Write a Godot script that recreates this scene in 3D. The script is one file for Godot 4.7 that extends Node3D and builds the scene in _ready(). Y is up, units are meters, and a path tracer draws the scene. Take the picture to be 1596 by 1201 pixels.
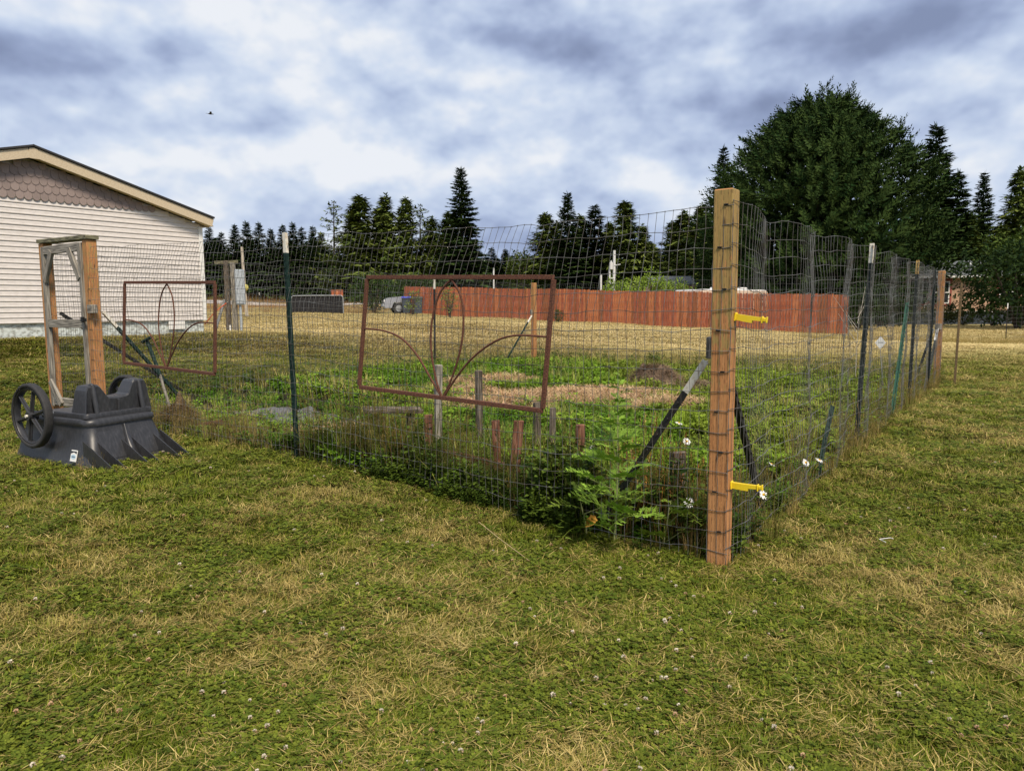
extends Node3D

# ---------------------------------------------------------------- mesh builder
class MB:
	var v := PackedVector3Array()
	var n := PackedVector3Array()
	var t := PackedVector2Array()
	var c := PackedColorArray()
	var i := PackedInt32Array()

	func vert(p: Vector3, nn: Vector3, uv: Vector2, col: Color) -> int:
		v.append(p)
		n.append(nn)
		t.append(uv)
		c.append(col)
		return v.size() - 1

	func tri(a: Vector3, b: Vector3, d: Vector3, col := Color.WHITE, ua := Vector2.ZERO, ub := Vector2.ZERO, ud := Vector2.ZERO) -> void:
		var nn := (d - a).cross(b - a).normalized()
		var k := v.size()
		vert(a, nn, ua, col)
		vert(b, nn, ub, col)
		vert(d, nn, ud, col)
		i.append(k)
		i.append(k + 1)
		i.append(k + 2)

	# a triangle or a quad turned to face away from o
	func face(pts: Array, uvs: Array, o: Vector3, col := Color.WHITE) -> void:
		var a: Vector3 = pts[0]
		var b: Vector3 = pts[1]
		var d: Vector3 = pts[2]
		var nn := (d - a).cross(b - a).normalized()
		var flip := nn.dot((a + b + d) / 3.0 - o) < 0.0
		if flip:
			nn = -nn
		var k := v.size()
		for q in pts.size():
			vert(pts[q], nn, uvs[q], col)
		for q in range(1, pts.size() - 1):
			i.append(k)
			i.append(k + (q + 1 if flip else q))
			i.append(k + (q if flip else q + 1))

	# a flat polygon, both its sides drawn by the tracer
	func poly(pts: Array, col := Color.WHITE) -> void:
		for q in range(1, pts.size() - 1):
			tri(pts[0], pts[q], pts[q + 1], col)

	# a flat outline in the plane of x and y, made th thick along z, by xf
	func slab(outline: PackedVector2Array, th: float, xf := Transform3D(), col := Color.WHITE) -> void:
		var ids := Geometry2D.triangulate_polygon(outline)
		var k := outline.size()
		for s in [-1.0, 1.0]:
			var nn := xf.basis * Vector3(0, 0, s)
			var at := v.size()
			for p in outline:
				vert(xf * Vector3(p.x, p.y, s * th / 2), nn.normalized(), p, col)
			for q in range(0, ids.size(), 3):
				var a := at + ids[q]
				var b := at + ids[q + 1]
				var d := at + ids[q + 2]
				var f := (v[d] - v[a]).cross(v[b] - v[a]).dot(nn) < 0.0
				i.append(a)
				i.append(d if f else b)
				i.append(b if f else d)
		var run := 0.0
		for q in k:
			var p := outline[q]
			var e := outline[(q + 1) % k]
			var l := p.distance_to(e)
			var nn := xf.basis * Vector3(e.y - p.y, p.x - e.x, 0)
			if not Geometry2D.is_polygon_clockwise(outline):
				pass
			else:
				nn = -nn
			nn = nn.normalized()
			var at := v.size()
			vert(xf * Vector3(p.x, p.y, -th / 2), nn, Vector2(0, run), col)
			vert(xf * Vector3(e.x, e.y, -th / 2), nn, Vector2(0, run + l), col)
			vert(xf * Vector3(e.x, e.y, th / 2), nn, Vector2(th, run + l), col)
			vert(xf * Vector3(p.x, p.y, th / 2), nn, Vector2(th, run), col)
			var f := (v[at + 2] - v[at]).cross(v[at + 1] - v[at]).dot(nn) < 0.0
			if f:
				i.append_array(PackedInt32Array([at, at + 2, at + 1, at, at + 3, at + 2]))
			else:
				i.append_array(PackedInt32Array([at, at + 1, at + 2, at, at + 2, at + 3]))
			run += l

	# a box with chamfered edges; v of the texture runs along its longest side, in metres
	func box(xf: Transform3D, size: Vector3, bev := 0.003, col := Color.WHITE, shift := Vector2.ZERO) -> void:
		var h := size / 2.0
		bev = minf(bev, minf(h.x, minf(h.y, h.z)) * 0.8)
		var long := size.max_axis_index()
		var o := xf.origin
		var P := []
		var U := []
		for s in 8:
			var sg := Vector3(1 if s & 1 else -1, 1 if s & 2 else -1, 1 if s & 4 else -1)
			var pp := []
			var uu := []
			for k in 3:
				var p := Vector3.ZERO
				for m in 3:
					p[m] = sg[m] * (h[m] - (0.0 if m == k else bev))
				pp.append(xf * p)
				var o1 := (k + 1) % 3
				var o2 := (k + 2) % 3
				var lo := o1
				var hi := o2
				if k != long and o1 == long or k == long and size[o1] > size[o2]:
					lo = o2
					hi = o1
				uu.append(Vector2(p[lo] + k * 0.37, p[hi]) + shift)
			P.append(pp)
			U.append(uu)
		for k in 3:
			var b1 := 1 << ((k + 1) % 3)
			var b2 := 1 << ((k + 2) % 3)
			for s in [0, 1 << k]:
				var q := [s, s | b1, s | b1 | b2, s | b2]
				face([P[q[0]][k], P[q[1]][k], P[q[2]][k], P[q[3]][k]], [U[q[0]][k], U[q[1]][k], U[q[2]][k], U[q[3]][k]], o, col)
		if bev <= 0.0:
			return
		for k in 3:
			var l := (k + 1) % 3
			var m := (k + 2) % 3
			for s in 4:
				var w := (1 << k if s & 1 else 0) | (1 << l if s & 2 else 0)
				var w2 := w | (1 << m)
				face([P[w][k], P[w2][k], P[w2][l], P[w][l]], [U[w][k], U[w2][k], U[w2][k], U[w][k]], o, col)
		for s in 8:
			face([P[s][0], P[s][1], P[s][2]], [U[s][0], U[s][0], U[s][0]], o, col)

	# a bar of rectangular section from a to b
	func bar(a: Vector3, b: Vector3, w: float, d: float, bev := 0.002, up := Vector3.UP, col := Color.WHITE, shift := Vector2.ZERO) -> void:
		var y := (b - a).normalized()
		var x := y.cross(up)
		if x.length() < 0.05:
			x = y.cross(Vector3.FORWARD)
		x = x.normalized()
		box(Transform3D(Basis(x, y, x.cross(y)), (a + b) / 2), Vector3(w, a.distance_to(b), d), bev, col, shift)

	func tube(pts: Array, r0: float, r1: float, sides := 6, caps := true, col := Color.WHITE) -> void:
		var k := pts.size()
		var side := Vector3.ZERO
		var first := v.size()
		var run := 0.0
		for q in k:
			var p: Vector3 = pts[q]
			var d: Vector3 = (pts[mini(q + 1, k - 1)] - pts[maxi(q - 1, 0)]).normalized()
			if side == Vector3.ZERO:
				side = d.cross(Vector3.UP if absf(d.y) < 0.9 else Vector3.RIGHT).normalized()
			side = (side - d * side.dot(d)).normalized()
			var up := d.cross(side)
			if q:
				run += p.distance_to(pts[q - 1])
			var r := lerpf(r0, r1, float(q) / maxi(1, k - 1))
			for s in sides + (1 if sides > 4 else 0):
				var a := TAU * s / sides
				var nn := side * cos(a) + up * sin(a)
				vert(p + nn * r, nn, Vector2(a * r, run), col)
		var w := sides + (1 if sides > 4 else 0)
		for q in k - 1:
			for s in sides:
				var a := first + q * w + s
				var b := first + q * w + (s + 1) % w
				i.append_array(PackedInt32Array([a, a + w, b, b, a + w, b + w]))
		if caps:
			for e in [0, k - 1]:
				var d: Vector3 = ((pts[0] - pts[1]) if e == 0 else (pts[k - 1] - pts[k - 2])).normalized()
				var m := vert(pts[e], d, Vector2.ZERO, col)
				var at := v.size()
				for s in sides:
					vert(v[first + e * w + s], d, Vector2(0, 0), col)
				for s in sides:
					var a := at + s
					var b := at + (s + 1) % sides
					if e == 0:
						i.append_array(PackedInt32Array([m, a, b]))
					else:
						i.append_array(PackedInt32Array([m, b, a]))

	# rings of equal count joined to a smooth skin
	func loft(rings: Array, cap_first := false, cap_last := false, closed := true, col := Color.WHITE) -> void:
		var w: int = rings[0].size()
		var first := v.size()
		for r in rings.size():
			for s in w:
				vert(rings[r][s], Vector3.ZERO, Vector2(s * 0.05, r * 0.05), col)
		var mid := Vector3.ZERO
		for r in rings:
			for p in r:
				mid += p
		mid /= float(w * rings.size())
		var out := 0.0
		var made := []
		for r in rings.size() - 1:
			for s in (w if closed else w - 1):
				var a := first + r * w + s
				var b := first + r * w + (s + 1) % w
				made.append([a, b, a + w])
				made.append([b, b + w, a + w])
		for f in made:
			var nn := (v[f[2]] - v[f[0]]).cross(v[f[1]] - v[f[0]])
			out += nn.dot((v[f[0]] + v[f[1]] + v[f[2]]) / 3.0 - mid)
		for f in made:
			if out < 0:
				var x = f[1]
				f[1] = f[2]
				f[2] = x
			var nn := (v[f[2]] - v[f[0]]).cross(v[f[1]] - v[f[0]])
			for q in f:
				n[q] += nn
				i.append(q)
		for q in range(first, v.size()):
			n[q] = n[q].normalized()
		for e in [0, rings.size() - 1]:
			if (e == 0 and cap_first) or (e > 0 and cap_last):
				var m := Vector3.ZERO
				for p in rings[e]:
					m += p
				m /= float(w)
				for s in w:
					face([m, rings[e][s], rings[e][(s + 1) % w]], [Vector2.ZERO, Vector2.ZERO, Vector2.ZERO], mid, col)

	# a diamond-shaped leaf or twig
	func leaf(p: Vector3, d: Vector3, side: Vector3, len: float, wid: float, col: Color) -> void:
		var m := p + d * len * 0.45
		var a := m + side * wid * 0.5
		var b := m - side * wid * 0.5
		var e := p + d * len
		var nn := d.cross(side).normalized()
		var k := v.size()
		vert(p, nn, Vector2.ZERO, col)
		vert(a, nn, Vector2.ZERO, col)
		vert(e, nn, Vector2.ZERO, col)
		vert(b, nn, Vector2.ZERO, col)
		i.append_array(PackedInt32Array([k, k + 1, k + 2, k, k + 2, k + 3]))

	# a grass blade that bends over: three triangles
	func blade(p: Vector3, lean: Vector3, h: float, wid: float, col: Color, bend := 0.5) -> void:
		var side := Vector3(-lean.z, 0, lean.x)
		if side.length() < 0.001:
			side = Vector3.RIGHT
		side = side.normalized() * wid * 0.5
		var m := p + Vector3.UP * h * 0.55 + lean * h * (0.55 - bend * 0.28)
		var e := p + Vector3.UP * h * (1.0 - bend * 0.25) + lean * h
		var nn := (side.normalized().cross((e - p).normalized()).normalized() + Vector3.UP * 0.5).normalized()
		var k := v.size()
		vert(p - side, nn, Vector2.ZERO, col)
		vert(p + side, nn, Vector2.ZERO, col)
		vert(m - side * 0.8, nn, Vector2.ZERO, col)
		vert(m + side * 0.8, nn, Vector2.ZERO, col)
		vert(e, nn, Vector2.ZERO, col)
		i.append_array(PackedInt32Array([k, k + 2, k + 1, k + 1, k + 2, k + 3, k + 2, k + 4, k + 3]))

	func add(o: MB, xf: Transform3D, col := Color.WHITE) -> void:
		var k := v.size()
		for q in o.v.size():
			vert(xf * o.v[q], (xf.basis * o.n[q]).normalized(), o.t[q], o.c[q] * col)
		for q in o.i:
			i.append(q + k)

	func mesh() -> ArrayMesh:
		var a := []
		a.resize(Mesh.ARRAY_MAX)
		a[Mesh.ARRAY_VERTEX] = v
		a[Mesh.ARRAY_NORMAL] = n
		a[Mesh.ARRAY_TEX_UV] = t
		a[Mesh.ARRAY_COLOR] = c
		a[Mesh.ARRAY_INDEX] = i
		var m := ArrayMesh.new()
		m.add_surface_from_arrays(Mesh.PRIMITIVE_TRIANGLES, a)
		return m


# ---------------------------------------------------------------- nodes
var taken := {}
var rng := RandomNumberGenerator.new()
var M := {}

func numbered(called: String) -> String:
	var k: int = taken.get(called, 0)
	taken[called] = k + 1
	return called if k == 0 else "%s_%03d" % [called, k]

func tag(o: Node3D, label := "", category := "", group := "", kind := "") -> Node3D:
	if label:
		o.set_meta("label", label)
	if category:
		o.set_meta("category", category)
	if group:
		o.set_meta("group", group)
	if kind:
		o.set_meta("kind", kind)
	return o

func thing(called: String, label: String, category: String, at := Vector3.ZERO, basis := Basis(), group := "") -> Node3D:
	var o := Node3D.new()
	o.name = numbered(called)
	add_child(o)
	o.transform = Transform3D(basis, at)
	tag(o, label, category, group)
	return o

func part(parent: Node3D, called: String, m, mat: Material, xf := Transform3D()) -> MeshInstance3D:
	var o := MeshInstance3D.new()
	o.name = called
	o.mesh = m.mesh() if m is MB else m
	o.material_override = mat
	o.transform = xf
	parent.add_child(o, true)
	return o

func solo(called: String, label: String, category: String, m, mat: Material, xf := Transform3D(), group := "") -> MeshInstance3D:
	var o := MeshInstance3D.new()
	o.name = numbered(called)
	o.mesh = m.mesh() if m is MB else m
	o.material_override = mat
	o.transform = xf
	add_child(o)
	tag(o, label, category, group)
	return o

func ground_piece(called: String, m, mat: Material, kind := "structure", label := "", category := "") -> MeshInstance3D:
	var o := MeshInstance3D.new()
	o.name = numbered(called)
	o.mesh = m.mesh() if m is MB else m
	o.material_override = mat
	add_child(o)
	tag(o, label, category, "", kind)
	return o

func scatter(called: String, label: String, category: String, m: Mesh, mat: Material, where: Array, tint: PackedColorArray, parent: Node3D = null) -> void:
	var mm := MultiMesh.new()
	mm.transform_format = MultiMesh.TRANSFORM_3D
	mm.use_colors = true
	mm.mesh = m
	mm.instance_count = where.size()
	for k in where.size():
		mm.set_instance_transform(k, where[k])
		mm.set_instance_color(k, tint[k])
	var o := MultiMeshInstance3D.new()
	o.multimesh = mm
	o.material_override = mat
	if parent:
		o.name = called
		parent.add_child(o, true)
		o.set_meta("kind", "stuff")
	else:
		o.name = numbered(called)
		add_child(o)
		tag(o, label, category, "", "stuff")

func R(a := 0.0, b := 1.0) -> float:
	return rng.randf_range(a, b)

func turned(x: float, y: float, z: float, yaw: float, s := 1.0, tilt := 0.0) -> Transform3D:
	return Transform3D((Basis(Vector3.UP, yaw) * Basis(Vector3.RIGHT, tilt)).scaled(Vector3.ONE * s), Vector3(x, y, z))

func V2(p: Vector3) -> Vector2:
	return Vector2(p.x, p.z)


# ---------------------------------------------------------------- materials
func lin(r: float, g: float, b: float) -> Color:
	return Color(r, g, b).linear_to_srgb()

func mat(name: String, col: Color, rough := 0.8, metal := 0.0, spec := 0.5) -> StandardMaterial3D:
	var m := StandardMaterial3D.new()
	m.resource_name = name
	m.albedo_color = col
	m.roughness = rough
	m.metallic = metal
	m.metallic_specular = spec
	M[name] = m
	return m

func noise(kind: int, freq: float, octaves := 4, sd := 1) -> FastNoiseLite:
	var f := FastNoiseLite.new()
	f.noise_type = kind
	f.frequency = freq
	f.seed = sd
	f.fractal_octaves = octaves
	f.fractal_type = FastNoiseLite.FRACTAL_FBM
	return f

func ntex(freq: float, stops: Array, sd := 1, size := 256, octaves := 5) -> NoiseTexture2D:
	var t := NoiseTexture2D.new()
	t.width = size
	t.height = size
	t.seamless = true
	t.noise = noise(FastNoiseLite.TYPE_SIMPLEX, freq, octaves, sd)
	var g := Gradient.new()
	var off := PackedFloat32Array()
	var cols := PackedColorArray()
	for s in stops:
		off.append(s[0])
		cols.append(s[1])
	g.offsets = off
	g.colors = cols
	t.color_ramp = g
	return t

func ntex_grey(freq: float, sd := 1, size := 256) -> NoiseTexture2D:
	return ntex(freq, [[0.0, Color.BLACK], [1.0, Color.WHITE]], sd, size)

# a material whose colour comes from stretched noise on the mesh's own uv in metres
func grained(name: String, stops: Array, scale: Vector2, freq := 0.02, rough := 0.85, relief := 0.15, sd := 1) -> StandardMaterial3D:
	var m := mat(name, Color.WHITE, rough)
	m.albedo_texture = ntex(freq, stops, sd)
	m.uv1_scale = Vector3(scale.x, scale.y, 1)
	m.heightmap_enabled = relief > 0.0
	if relief > 0.0:
		m.heightmap_texture = ntex_grey(freq, sd)
		m.heightmap_scale = relief
	return m

# the same on the object's three planes
func patched(name: String, stops: Array, scale: Vector3, freq := 0.02, rough := 0.85, relief := 0.0, sd := 1, metal := 0.0) -> StandardMaterial3D:
	var m := mat(name, Color.WHITE, rough, metal)
	m.albedo_texture = ntex(freq, stops, sd)
	m.uv1_triplanar = true
	m.uv1_scale = scale
	if relief > 0.0:
		m.heightmap_enabled = true
		m.heightmap_texture = ntex_grey(freq, sd)
		m.heightmap_scale = relief
	return m

func leafy(name: String, tone := Color.WHITE, rough := 0.7, through := 0.35) -> StandardMaterial3D:
	var m := mat(name, tone, rough, 0.0, 0.16)
	m.vertex_color_use_as_albedo = true
	m.cull_mode = BaseMaterial3D.CULL_DISABLED
	if through > 0.0:
		m.backlight_enabled = true
		m.backlight = Color(through, through, through)
	return m

# the incised, treated timber of the new posts: grain, slits, knots, green algae in patches on the old top
func post_texture(algae: float, sd: int) -> ImageTexture:
	var w := 128
	var h := 1024
	var grain := noise(FastNoiseLite.TYPE_SIMPLEX, 0.05, 4, sd)
	var broad := noise(FastNoiseLite.TYPE_SIMPLEX, 0.012, 3, sd + 7)
	var green := noise(FastNoiseLite.TYPE_SIMPLEX, 0.03, 4, sd + 3)
	var r := RandomNumberGenerator.new()
	r.seed = sd
	var slit := {}
	for k in 1500:
		var x := (r.randi() % 11) * 12 + r.randi() % 3
		var y := r.randi() % h
		for q in 5 + r.randi() % 9:
			slit[Vector2i(x % w, (y + q) % h)] = 1
	for k in 9:
		var x := r.randi() % w
		var y := r.randi() % h
		for q in 120 + r.randi() % 300:
			slit[Vector2i((x + int(2.0 * sin((y + q) * 0.02))) % w, (y + q) % h)] = 1
	var knots := []
	for k in 5:
		knots.append(Vector3(r.randf() * w, r.randf() * h, r.randf_range(4, 8)))
	var bytes := PackedByteArray()
	bytes.resize(w * h * 3)
	var at := 0
	for y in h:
		for x in w:
			var bendy := 0.0
			var knot := 0.0
			for kn in knots:
				var dx: float = (x - kn.x)
				var dy: float = (y - kn.y) * 0.55
				var d := sqrt(dx * dx + dy * dy)
				bendy += (dx / maxf(d, 1.0)) * 9.0 * exp(-d / 16.0)
				knot = maxf(knot, clampf(1.3 - d / kn.z, 0, 1))
			var g := grain.get_noise_2d((x + bendy) * 3.2, y * 0.14) * 0.5 + 0.5
			var b := broad.get_noise_2d(x, y * 0.35) * 0.5 + 0.5
			var col := Color(0.5, 0.225, 0.075).lerp(Color(0.27, 0.1, 0.03), clampf(g * 1.5 - 0.35, 0, 1)).lerp(Color(0.54, 0.28, 0.115), b * 0.6)
			var ga := (green.get_noise_2d(x * 1.2, y * 0.5) * 0.5 + 0.5) + algae * clampf(1.0 - y / 480.0, -0.4, 1.0) - 0.62
			col = col.lerp(Color(0.29, 0.24, 0.075), clampf(ga * 3.2, 0, 0.85) * (0.55 + 0.45 * g))
			if slit.has(Vector2i(x, y)):
				col = col * 0.42
			col = col.lerp(Color(0.06, 0.03, 0.015), knot * 0.85)
			var s := col.linear_to_srgb()
			bytes[at] = int(clampf(s.r, 0, 1) * 255)
			bytes[at + 1] = int(clampf(s.g, 0, 1) * 255)
			bytes[at + 2] = int(clampf(s.b, 0, 1) * 255)
			at += 3
	return ImageTexture.create_from_image(Image.create_from_data(w, h, false, Image.FORMAT_RGB8, bytes))

func make_materials() -> void:
	for k in 2:
		var m := mat("treated_post_%d" % k, Color.WHITE, 0.85)
		m.albedo_texture = post_texture([0.85, 0.12][k], 11 + k)
		m.uv1_scale = Vector3(7.0, -0.5, 1)
		m.uv1_offset = Vector3(0, 0.5, 0)
		m.heightmap_enabled = true
		m.heightmap_texture = ntex_grey(0.03, 5)
		m.heightmap_scale = 0.08
	grained("grey_wood", [[0.0, lin(0.05, 0.045, 0.038)], [0.35, lin(0.17, 0.155, 0.13)], [0.6, lin(0.27, 0.25, 0.21)], [1.0, lin(0.38, 0.35, 0.3)]], Vector2(9, 0.55), 0.02, 0.9, 0.3, 3)
	grained("mossy_wood", [[0.0, lin(0.035, 0.033, 0.02)], [0.4, lin(0.12, 0.11, 0.07)], [0.65, lin(0.2, 0.19, 0.11)], [1.0, lin(0.3, 0.28, 0.2)]], Vector2(9, 0.9), 0.02, 0.95, 0.3, 4)
	grained("old_wood", [[0.0, lin(0.02, 0.016, 0.012)], [0.4, lin(0.075, 0.06, 0.045)], [0.7, lin(0.16, 0.13, 0.1)], [1.0, lin(0.26, 0.22, 0.18)]], Vector2(9, 0.8), 0.02, 0.95, 0.4, 5)
	grained("stained_wood", [[0.0, lin(0.05, 0.02, 0.012)], [0.4, lin(0.14, 0.055, 0.03)], [0.7, lin(0.24, 0.11, 0.065)], [1.0, lin(0.3, 0.2, 0.14)]], Vector2(9, 0.8), 0.02, 0.9, 0.25, 6)
	for k in 4:
		var d: float = [1.0, 0.7, 1.2, 0.86][k]
		var y: float = [0.0, 0.012, 0.02, -0.006][k]
		grained("red_picket_%d" % k, [[0.0, lin(0.18 * d, 0.045 * d + y * 0.5, 0.018 * d)], [0.45, lin(0.36 * d, 0.095 * d + y, 0.038 * d)], [1.0, lin(0.45 * d, 0.16 * d + y, 0.08 * d)]], Vector2(4, 0.35), 0.02, 0.8, 0.1, 8 + k)
	patched("rust", [[0.0, lin(0.035, 0.016, 0.011)], [0.4, lin(0.095, 0.036, 0.022)], [0.65, lin(0.145, 0.055, 0.03)], [1.0, lin(0.22, 0.11, 0.065)]], Vector3(9, 9, 9), 0.03, 0.9, 0.05, 12, 0.1)
	patched("plastic", [[0.0, lin(0.022, 0.023, 0.026)], [0.5, lin(0.031, 0.032, 0.036)], [0.8, lin(0.041, 0.042, 0.047)], [1.0, lin(0.08, 0.08, 0.088)]], Vector3(5, 1.6, 5), 0.03, 0.4, 0.02, 13)
	patched("rubber", [[0.0, lin(0.012, 0.012, 0.013)], [1.0, lin(0.035, 0.034, 0.033)]], Vector3(6, 6, 6), 0.03, 0.75, 0.05, 14)
	var wire := mat("wire", lin(0.2, 0.205, 0.2), 0.55, 0.45)
	wire.albedo_texture = ntex(0.02, [[0.3, lin(0.5, 0.42, 0.36)], [0.6, Color.WHITE]], 9, 128)
	wire.uv1_triplanar = true
	wire.uv1_scale = Vector3(1.5, 1.5, 1.5)
	patched("green_paint", [[0.0, lin(0.006, 0.014, 0.012)], [0.55, lin(0.01, 0.028, 0.023)], [0.8, lin(0.02, 0.05, 0.042)], [1.0, lin(0.08, 0.06, 0.04)]], Vector3(6, 3, 6), 0.03, 0.75, 0.0, 15)
	patched("bright_green_paint", [[0.0, lin(0.01, 0.05, 0.03)], [0.7, lin(0.02, 0.11, 0.06)], [1.0, lin(0.07, 0.14, 0.09)]], Vector3(6, 3, 6), 0.03, 0.5, 0.0, 16)
	patched("grey_green_paint", [[0.0, lin(0.02, 0.024, 0.022)], [0.55, lin(0.042, 0.05, 0.046)], [1.0, lin(0.12, 0.125, 0.12)]], Vector3(6, 3, 6), 0.03, 0.75, 0.0, 17)
	patched("black_paint", [[0.0, lin(0.006, 0.006, 0.006)], [0.7, lin(0.014, 0.013, 0.012)], [0.9, lin(0.05, 0.03, 0.02)], [1.0, lin(0.1, 0.05, 0.03)]], Vector3(6, 3, 6), 0.03, 0.55, 0.0, 18)
	patched("worn_white", [[0.0, lin(0.2, 0.09, 0.035)], [0.2, lin(0.42, 0.3, 0.16)], [0.3, lin(0.66, 0.62, 0.52)], [1.0, lin(0.76, 0.74, 0.68)]], Vector3(4, 2, 4), 0.02, 0.7, 0.0, 19)
	patched("rusty_yellow", [[0.0, lin(0.09, 0.04, 0.02)], [0.4, lin(0.3, 0.16, 0.05)], [0.6, lin(0.62, 0.42, 0.12)], [1.0, lin(0.7, 0.52, 0.2)]], Vector3(9, 5, 9), 0.03, 0.7, 0.0, 20)
	M.green_paint.metallic_specular = 0.3
	M.grey_green_paint.metallic_specular = 0.3
	patched("rusty_brown", [[0.0, lin(0.05, 0.035, 0.018)], [0.6, lin(0.12, 0.08, 0.035)], [1.0, lin(0.2, 0.13, 0.05)]], Vector3(6, 3, 6), 0.03, 0.8, 0.0, 43)
	mat("white_paint", lin(0.72, 0.72, 0.7), 0.6)
	mat("yellow_plastic", lin(0.78, 0.58, 0.02), 0.4)
	mat("galvanised", lin(0.4, 0.42, 0.44), 0.45, 0.5)
	patched("steel_box", [[0.0, lin(0.3, 0.34, 0.38)], [0.6, lin(0.42, 0.47, 0.52)], [1.0, lin(0.5, 0.54, 0.58)]], Vector3(2, 1, 2), 0.03, 0.5, 0.0, 21, 0.2)
	mat("orange_cord", lin(0.7, 0.14, 0.05), 0.6)
	mat("dark_iron", lin(0.01, 0.01, 0.01), 0.5, 0.2)
	# houses
	patched("siding", [[0.0, lin(0.52, 0.485, 0.46)], [0.45, lin(0.6, 0.565, 0.54)], [1.0, lin(0.65, 0.615, 0.59)]], Vector3(0.7, 2.2, 0.7), 0.03, 0.6, 0.0, 22)
	for k in 3:
		var d: float = [1.0, 0.92, 1.08][k]
		patched("scallop_%d" % k, [[0.0, lin(0.2 * d, 0.155 * d, 0.145 * d)], [1.0, lin(0.275 * d, 0.22 * d, 0.2 * d)]], Vector3(4, 4, 4), 0.03, 0.7, 0.0, 23 + k)
	patched("fascia", [[0.0, lin(0.46, 0.37, 0.25)], [0.5, lin(0.53, 0.44, 0.31)], [1.0, lin(0.58, 0.5, 0.37)]], Vector3(2, 4, 2), 0.03, 0.7, 0.0, 27)
	patched("roofing", [[0.0, lin(0.012, 0.012, 0.014)], [0.5, lin(0.03, 0.03, 0.033)], [1.0, lin(0.06, 0.06, 0.062)]], Vector3(5, 5, 5), 0.06, 0.95, 0.2, 28)
	patched("skirting", [[0.0, lin(0.2, 0.2, 0.17)], [0.3, lin(0.36, 0.38, 0.36)], [0.55, lin(0.52, 0.58, 0.57)], [1.0, lin(0.66, 0.68, 0.66)]], Vector3(1.3, 1.8, 1.3), 0.02, 0.85, 0.3, 29)
	patched("tan_wall", [[0.0, lin(0.4, 0.25, 0.16)], [0.5, lin(0.46, 0.3, 0.2)], [1.0, lin(0.52, 0.35, 0.24)]], Vector3(1, 0.4, 1), 0.03, 0.8, 0.0, 30)
	patched("grey_roof", [[0.0, lin(0.06, 0.07, 0.075)], [0.5, lin(0.1, 0.112, 0.118)], [1.0, lin(0.15, 0.16, 0.165)]], Vector3(1.5, 1.5, 1.5), 0.06, 0.9, 0.0, 31)
	mat("red_trim", lin(0.26, 0.07, 0.05), 0.7)
	mat("window_glass", lin(0.03, 0.035, 0.04), 0.08)
	mat("car_paint", lin(0.42, 0.43, 0.47), 0.3, 0.5)
	mat("car_dark", lin(0.015, 0.015, 0.016), 0.6)
	mat("blue_lid", lin(0.05, 0.06, 0.42), 0.5)
	mat("bin_grey", lin(0.045, 0.06, 0.085), 0.55)
	mat("bin_dark", lin(0.02, 0.022, 0.025), 0.55)
	patched("black_sheet", [[0.0, lin(0.006, 0.006, 0.008)], [1.0, lin(0.012, 0.011, 0.014)]], Vector3(3, 1, 3), 0.03, 0.9, 0.0, 32)
	mat("camper_white", lin(0.72, 0.72, 0.7), 0.5)
	mat("camper_cream", lin(0.55, 0.42, 0.32), 0.5)
	patched("pole_wood", [[0.0, lin(0.3, 0.26, 0.21)], [1.0, lin(0.55, 0.5, 0.42)]], Vector3(4, 0.4, 4), 0.03, 0.9, 0.0, 33)
	mat("pole_white", lin(0.62, 0.63, 0.64), 0.7)
	patched("bark", [[0.0, lin(0.025, 0.018, 0.012)], [1.0, lin(0.1, 0.075, 0.055)]], Vector3(3, 0.6, 3), 0.03, 0.95, 0.3, 34)
	patched("fabric", [[0.0, lin(0.06, 0.063, 0.066)], [0.6, lin(0.12, 0.122, 0.125)], [1.0, lin(0.2, 0.18, 0.14)]], Vector3(3, 3, 3), 0.04, 0.9, 0.1, 35)
	# plants
	leafy("grass", Color.WHITE, 0.75, 0.3)
	leafy("leaves", Color.WHITE, 0.6, 0.4)
	leafy("needles", Color.WHITE, 0.75, 0.15)
	leafy("petals", Color.WHITE, 0.6, 0.3)
	leafy("straw", Color.WHITE, 0.85, 0.1)
	var g := mat("earth", Color.WHITE, 0.95, 0.0, 0.2)
	g.vertex_color_use_as_albedo = true
	g.albedo_texture = ntex(0.035, [[0.15, lin(0.35, 0.36, 0.36)], [0.5, lin(0.75, 0.75, 0.74)], [0.85, Color.WHITE]], 40, 512, 6)
	g.uv1_triplanar = true
	g.uv1_world_triplanar = true
	g.uv1_scale = Vector3(1.1, 1.1, 1.1)
	g.heightmap_enabled = true
	g.heightmap_texture = ntex_grey(0.05, 41, 512)
	g.heightmap_scale = 2.0
	var gr := mat("gravel", lin(0.55, 0.52, 0.48), 0.95)
	gr.albedo_texture = ntex(0.08, [[0.2, lin(0.55, 0.5, 0.45)], [0.7, Color.WHITE]], 42)
	gr.uv1_triplanar = true
	gr.uv1_world_triplanar = true
	gr.uv1_scale = Vector3(0.8, 0.8, 0.8)


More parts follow.
